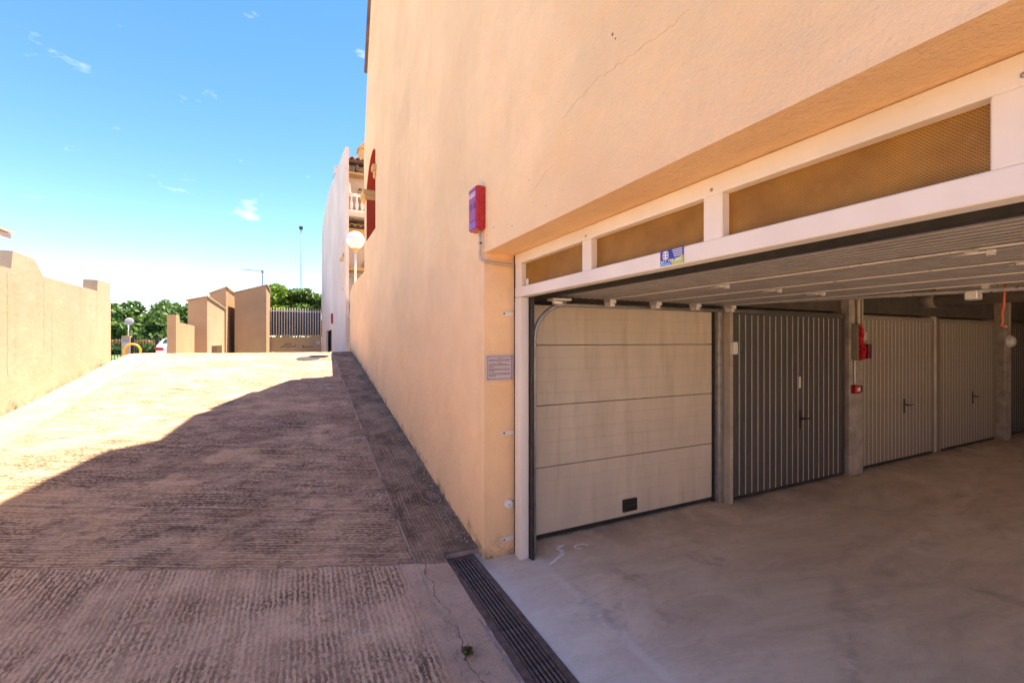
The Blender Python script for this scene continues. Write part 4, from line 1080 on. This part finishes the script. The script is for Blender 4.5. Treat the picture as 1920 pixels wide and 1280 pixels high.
# ------------------------------------------------------------------ street gate, pillar, hoop, mirror
GYY = 34.0
def xat(px_tan, y): return px_tan * y
pi_ = thing('gate_pillar', 'sand gate pillar with a pale meter box between black railings', 'pillar', loc=(-9.41, GYY, STREET))
MB().box(-0.21, 0.19, 0, 0.45, -0.3, 1.55, 0.015).build('shaft', 'ochre_stucco', pi_)
MB().box(-0.18, 0.14, -0.03, -0.002, 0.95, 1.22, 0.01).build('meter_box', 'mirror_back', pi_)
MB().box(-0.18, 0.14, -0.02, -0.002, 1.24, 1.5, 0.01).build('plate', 'pvc', pi_)
mr = thing('convex_mirror', 'round grey disc on a thin pole above the gate pillar', 'mirror', loc=(-9.36, GYY + 0.25, STREET + 1.58))
MB().tube([(0, 0, 0), (0, 0, 0.62)], 0.025, 8).build('pole', 'white_plastic', mr)
d_ = MB().lathe([(0.0, -0.03), (0.14, -0.024), (0.21, -0.008), (0.225, 0.012), (0.0, 0.02)], (0, 0, 0), 'y', 24).build('disc', 'mirror_back', mr); d_.location = (0.06, -0.06, 0.86); d_.rotation_euler = (R(-8), 0, R(20))
hb = thing('hoop_barrier', 'yellow tubular hoop barrier before the gate pillar', 'barrier', loc=(-8.44, 31.5, STREET))
hp_ = [(-0.36, 0, -0.1), (-0.36, 0, 0.72)] + [(-0.36 * math.cos(t), 0, 0.72 + 0.36 * math.sin(t)) for t in np.linspace(0.15, math.pi - 0.15, 13)] + [(0.36, 0, 0.72), (0.36, 0, -0.1)]
MB().tube(hp_, 0.055, 12).build('hoop', 'yellow_paint', hb)
for x in (-0.36, 0.36): MB().lathe([(0.12, 0.0), (0.12, 0.015), (0.06, 0.02)], (x, 0, 0), 'z', 16).build('base_plate', 'yellow_paint', hb)
def railing(name, label, x0, x1, y, h=1.42):
    t = thing(name, label, 'railing', 'black iron railings along the street', loc=(x0, y, STREET))
    L = x1 - x0
    for z in (0.12, h - 0.06): MB().box(0, L, -0.02, 0.02, z, z + 0.05).build('rail', 'fence_black', t)
    b_ = None; n = int(L / 0.14)
    for i in range(n):
        x = 0.07 + i * L / n
        if b_ is None: b_ = MB().box(-0.012, 0.012, -0.012, 0.012, 0.02, h).build('bar', 'fence_black', t); b_.location = (x, 0, 0)
        else: share(b_, 'bar', t, (x, 0, 0))
    return t
railing('iron_railing', 'black iron railing left of the sand gate pillar', -13.5, -9.64, GYY + 0.2)
rg = railing('iron_railing', 'black iron gate with posts right of the sand gate pillar', -9.20, -7.9, GYY + 0.2)
MB().box(0.0, 0.14, -0.05, 0.08, -0.1, 1.5).build('post', 'fence_black', rg)
MB().box(1.16, 1.32, -0.05, 0.08, -0.1, 1.46).build('post', 'fence_black', rg)
railing('iron_railing', 'black iron railing behind the white car', -7.85, -3.9, GYY + 4.6)

# white car parked with its tail towards the ramp
car = thing('parked_car', 'white car parked tail-on at the end of the street', 'car', loc=(-6.80, 32.6, STREET), rz=R(4))
sts = [  # y, half width low, half width high, z low, z belt, z roof
    (0.00, 0.70, 0.66, 0.32, 0.84, 0.86), (0.06, 0.84, 0.74, 0.24, 0.96, 1.00), (0.45, 0.88, 0.74, 0.20, 1.00, 1.08), (0.95, 0.89, 0.64, 0.20, 1.00, 1.40),
    (1.5, 0.89, 0.60, 0.20, 0.98, 1.46), (2.2, 0.89, 0.60, 0.20, 0.96, 1.45), (2.9, 0.89, 0.66, 0.20, 0.94, 1.16), (3.3, 0.88, 0.74, 0.20, 0.92, 0.97), (4.1, 0.84, 0.70, 0.22, 0.80, 0.82), (4.35, 0.72, 0.60, 0.34, 0.66, 0.68)]
mb = MB(); vs_ = []; fs = []
for (y, wl_, wh, zl, zb_, zr) in sts:
    ring = [(-wl_ * .92, zl), (-wl_, zl + .18), (-wl_, zb_ - .12), (-wl_ * .97, zb_), (-wh, zr - .04), (-wh * .6, zr), (wh * .6, zr), (wh, zr - .04), (wl_ * .97, zb_), (wl_, zb_ - .12), (wl_, zl + .18), (wl_ * .92, zl)]
    vs_ += [(a, y, b) for a, b in ring]
for i in range(len(sts) - 1):
    for s in range(12):
        t = (s + 1) % 12; fs.append((i * 12 + s, i * 12 + t, i * 12 + 12 + t, i * 12 + 12 + s))
fs += [tuple(range(12)), tuple(range(len(vs_) - 1, len(vs_) - 13, -1))]
mb.add(vs_, fs, True).build('body', 'car_white', car)
MB().add([(-0.62, 0.475, 1.10), (0.62, 0.475, 1.10), (0.54, 0.90, 1.385), (-0.54, 0.90, 1.385)], [(0, 1, 2, 3)]).build('rear_window', 'car_glass', car)
for s in (-1, 1):
    MB().add([(s * 0.845, 1.0, 1.02), (s * 0.85, 2.7, 0.99), (s * 0.66, 2.3, 1.38), (s * 0.665, 1.1, 1.37)], [(0, 1, 2, 3)]).build('side_window', 'car_glass', car)
    MB().prism([(s * 0.46, 0.70), (s * 0.86, 0.68), (s * 0.865, 0.90), (s * 0.50, 0.86)], 'y', -0.02, 0.12).build('tail_light', 'tail_red', car)
    for y in (0.85, 3.5):
        wh_ = MB().lathe([(0.0, -0.11), (0.2, -0.11), (0.31, -0.10), (0.32, -0.05), (0.32, 0.05), (0.31, 0.10), (0.2, 0.11), (0.0, 0.11)], (s * 0.80, y, 0.32), 'x', 20).build('wheel', 'tyre', car)
        MB().lathe([(0.0, 0.0), (0.20, 0.0), (0.20, 0.012)], (s * 0.80 + (0.112 if s > 0 else -0.124), y, 0.32), 'x', 16).build('rim', 'grey_metal', wh_)
MB().box(-0.26, 0.26, -0.025, -0.003, 0.62, 0.73, 0.004).build('number_plate', 'white_print', car)
MB().box(-0.72, 0.72, -0.012, 0.05, 0.30, 0.42, 0.01).build('lower_bumper', 'black', car)

# roof corner of a house over the left wall
rh = thing('tiled_house', 'corner of a tiled eave showing over the left boundary wall', 'house', loc=(-7.2, 9, STREET))
ZE = 4.12 - STREET
MB().box(-5.5, -0.2, 0.4, 5.4, -0.3, ZE).build('wall', 'white_stucco', rh)
def slab(x0, x1, y0, y1, zl, zr, th, n, m):
    MB().add([(x0, y0, zl), (x1, y0, zr), (x1, y1, zr), (x0, y1, zl), (x0, y0, zl + th), (x1, y0, zr + th), (x1, y1, zr + th), (x0, y1, zl + th)],
             [(0, 3, 2, 1), (4, 5, 6, 7), (0, 1, 5, 4), (1, 2, 6, 5), (2, 3, 7, 6), (3, 0, 4, 7)]).build(n, m, rh)
slab(-4.0, 0.88, 0, 5.95, ZE + 1.15, ZE + 0.02, 0.12, 'eave', 'white_stucco')
slab(-4.0, 0.93, -0.05, 6.0, ZE + 1.275, ZE + 0.145, 0.05, 'roof', 'tile')

# ------------------------------------------------------------------ trees
def leaf_cloud(clumps, per, size, seed, flat=0.75):
    r = np.random.default_rng(seed)
    V = []; n = 0
    for (cx, cy, cz, rad) in clumps:
        d = r.normal(size=(per, 3)); d /= np.linalg.norm(d, axis=1)[:, None]
        rr = rad * (0.55 + 0.5 * r.random(per) ** 0.6)
        c = np.array([cx, cy, cz]) + d * rr[:, None] * np.array([1, 1, flat])
        a = r.normal(size=(per, 3)); a /= np.linalg.norm(a, axis=1)[:, None]
        b = np.cross(a, r.normal(size=(per, 3))); b /= np.linalg.norm(b, axis=1)[:, None]
        s = size * (0.6 + 0.8 * r.random(per))[:, None]
        V.append(np.stack([c - a * s, c + b * s * 0.45, c + a * s, c - b * s * 0.45], 1)); n += per
    V = np.concatenate(V).reshape(-1, 3)
    return V, np.arange(n * 4).reshape(n, 4)
def tree(name, label, loc, h, rad, mat, seed, nclump=16, per=170, size=0.22, group=None, low=0.25, trunk=True):
    r = random.Random(seed)
    t = thing(name, label, 'tree', group, loc=loc)
    cl = []
    for i in range(nclump):
        a = r.uniform(0, 6.28); q = r.random() ** 0.6 * rad * 0.85
        z = h * (low + (0.93 - low) * r.random()) ; z -= 0.18 * h * (q / rad) ** 2
        cl.append((q * math.cos(a), q * math.sin(a), max(z, h * low * .9), rad * r.uniform(0.26, 0.46)))
    V, F = leaf_cloud(cl, per, size, seed)
    me = bpy.data.meshes.new('crown'); me.from_pydata(V.tolist(), [], F.tolist()); me.materials.append(M[mat])
    o = bpy.data.objects.new('crown', me); COL.objects.link(o); o.parent = t
    mb = MB(); mb.tube([(0, 0, -0.2), (0.05, 0, h * 0.3), (0.0, 0.1, h * 0.62)], 0.1, 8, True, [0.05 * h ** .8 * .5, 0.036 * h ** .8 * .5, 0.018 * h ** .8 * .5])
    for c in cl[:6]:
        mb.tube([(0.03, 0, h * 0.25), (c[0] * .5, c[1] * .5, c[2] * .75), c[:3]], 0.03, 6, False, [0.02 * h * .5, 0.012 * h * .5, 0.006 * h * .5])
    mb.build('trunk', 'bark', t)
    return t
G1 = 'trees beyond the street lawn'
far = [(-26.5, 58, 6.6, 3.6, 'leaf_dark', 'dark tall tree at the left end of the far row beside the wall', 1),
       (-22.6, 56, 6.2, 3.2, 'leaf_dark', 'dark round tree behind the grey disc mirror', 2),
       (-18.6, 61, 5.9, 3.6, 'leaf_dark', 'dark tree in the dip of the far tree row', 3),
       (-14.6, 60, 6.2, 3.6, 'leaf_dark', 'dark domed tree above the white car', 4),
       (-10.6, 58, 5.6, 3.2, 'leaf_dark', 'dark tree partly behind the short merlon wall', 5),
       (-7.0, 60, 5.0, 3.0, 'leaf_dark', 'dark tree showing just above the hood wall', 10),
       (-20.6, 52, 3.6, 2.6, 'leaf_mid', 'mid green shrubby tree behind the gate pillar', 6),
       (-16.6, 54, 4.0, 2.6, 'leaf_mid', 'mid green shrubby tree behind the black gate', 7),
       (-13.0, 52, 3.7, 2.4, 'leaf_mid', 'mid green bushy tree above the car roof', 8),
       (-16.2, 52, 3.6, 1.9, 'leaf_lime', 'bright lime green bush left of the grey disc mirror', 9)]
for (x, y, h, rd, m, lab, sd_) in far:
    tree('broadleaf_tree', lab, (x, y, STREET), h * 0.86, rd, m, sd_, 24, 300, 0.26, G1, 0.16)
G2 = 'trees behind the bar fence'
tree('broadleaf_tree', 'light green leafy tree behind the left end of the bar fence', (-1.3, 31.0, STREET), 4.75, 1.4, 'leaf_lime', 21, 24, 260, 0.14, G2, 0.45)
tree('broadleaf_tree', 'mid green leafy tree behind the middle of the bar fence', (-0.1, 31.3, STREET), 4.75, 1.5, 'leaf_mid', 22, 26, 280, 0.15, G2, 0.45)
tree('broadleaf_tree', 'deep green conical tree behind the fence against the pale house', (1.1, 30.4, STREET), 4.9, 1.0, 'leaf_mid', 23, 18, 240, 0.13, G2, 0.4)
# flowering hedge beyond the lawn
V, F = leaf_cloud([(x, 47 + random.uniform(-.3, .3), STREET + 0.75 + random.uniform(-.1, .15), 0.55) for x in np.arange(-24, -4, 0.55)], 90, 0.12, 33)
me = bpy.data.meshes.new('flower_hedge'); me.from_pydata(V.tolist(), [], F.tolist()); me.materials.append(M['leaf_dark'])
o = bpy.data.objects.new('flower_hedge', me); COL.objects.link(o); o['kind'] = 'stuff'; o['label'] = 'dark hedge with orange blossom beyond the street railings'; o['category'] = 'hedge'
V, F = leaf_cloud([(x, 46.9 + random.uniform(-.3, .3), STREET + 1.2 + random.uniform(-.08, .12), 0.34) for x in np.arange(-24, -4, 0.55)], 60, 0.09, 34, 0.5)
me = bpy.data.meshes.new('blossom'); me.from_pydata(V.tolist(), [], F.tolist()); me.materials.append(M['flower'])
b_ = bpy.data.objects.new('blossom', me); COL.objects.link(b_); b_.parent = o; b_['kind'] = 'stuff'

# loose grit swept against the foot of the walls
gm_ = MB()
for i in range(900):
    if i < 620:
        y = random.uniform(3.3, 10.5); x = 1.255 - abs(random.gauss(0, 0.10))
    elif i < 780:
        y = random.uniform(5.5, 11.2); x = -3.345 + abs(random.gauss(0, 0.07))
    else:
        y = random.uniform(1.6, 3.3); x = 0.97 - abs(random.gauss(0, 0.16))
    z = float(ramp_z(y)) + 0.010; r = random.uniform(0.003, 0.010) * (1.3 if random.random() < 0.1 else 1)
    a = random.uniform(0, 6.28); ca_, sa_ = math.cos(a) * r, math.sin(a) * r
    gm_.add([(x + ca_, y + sa_, z), (x - sa_, y + ca_, z), (x - ca_ * 0.8, y - sa_ * 0.8, z), (x + sa_, y - ca_, z), (x + ca_ * 0.2, y, z + r * 0.9), (x, y, z - 0.01)],
            [(0, 1, 4), (1, 2, 4), (2, 3, 4), (3, 0, 4), (1, 0, 5), (2, 1, 5), (3, 2, 5), (0, 3, 5)])
gt = gm_.build('grit', 'grit', kind='stuff'); gt['label'] = 'loose pale grit swept against the foot of the walls'; gt['category'] = 'grit'
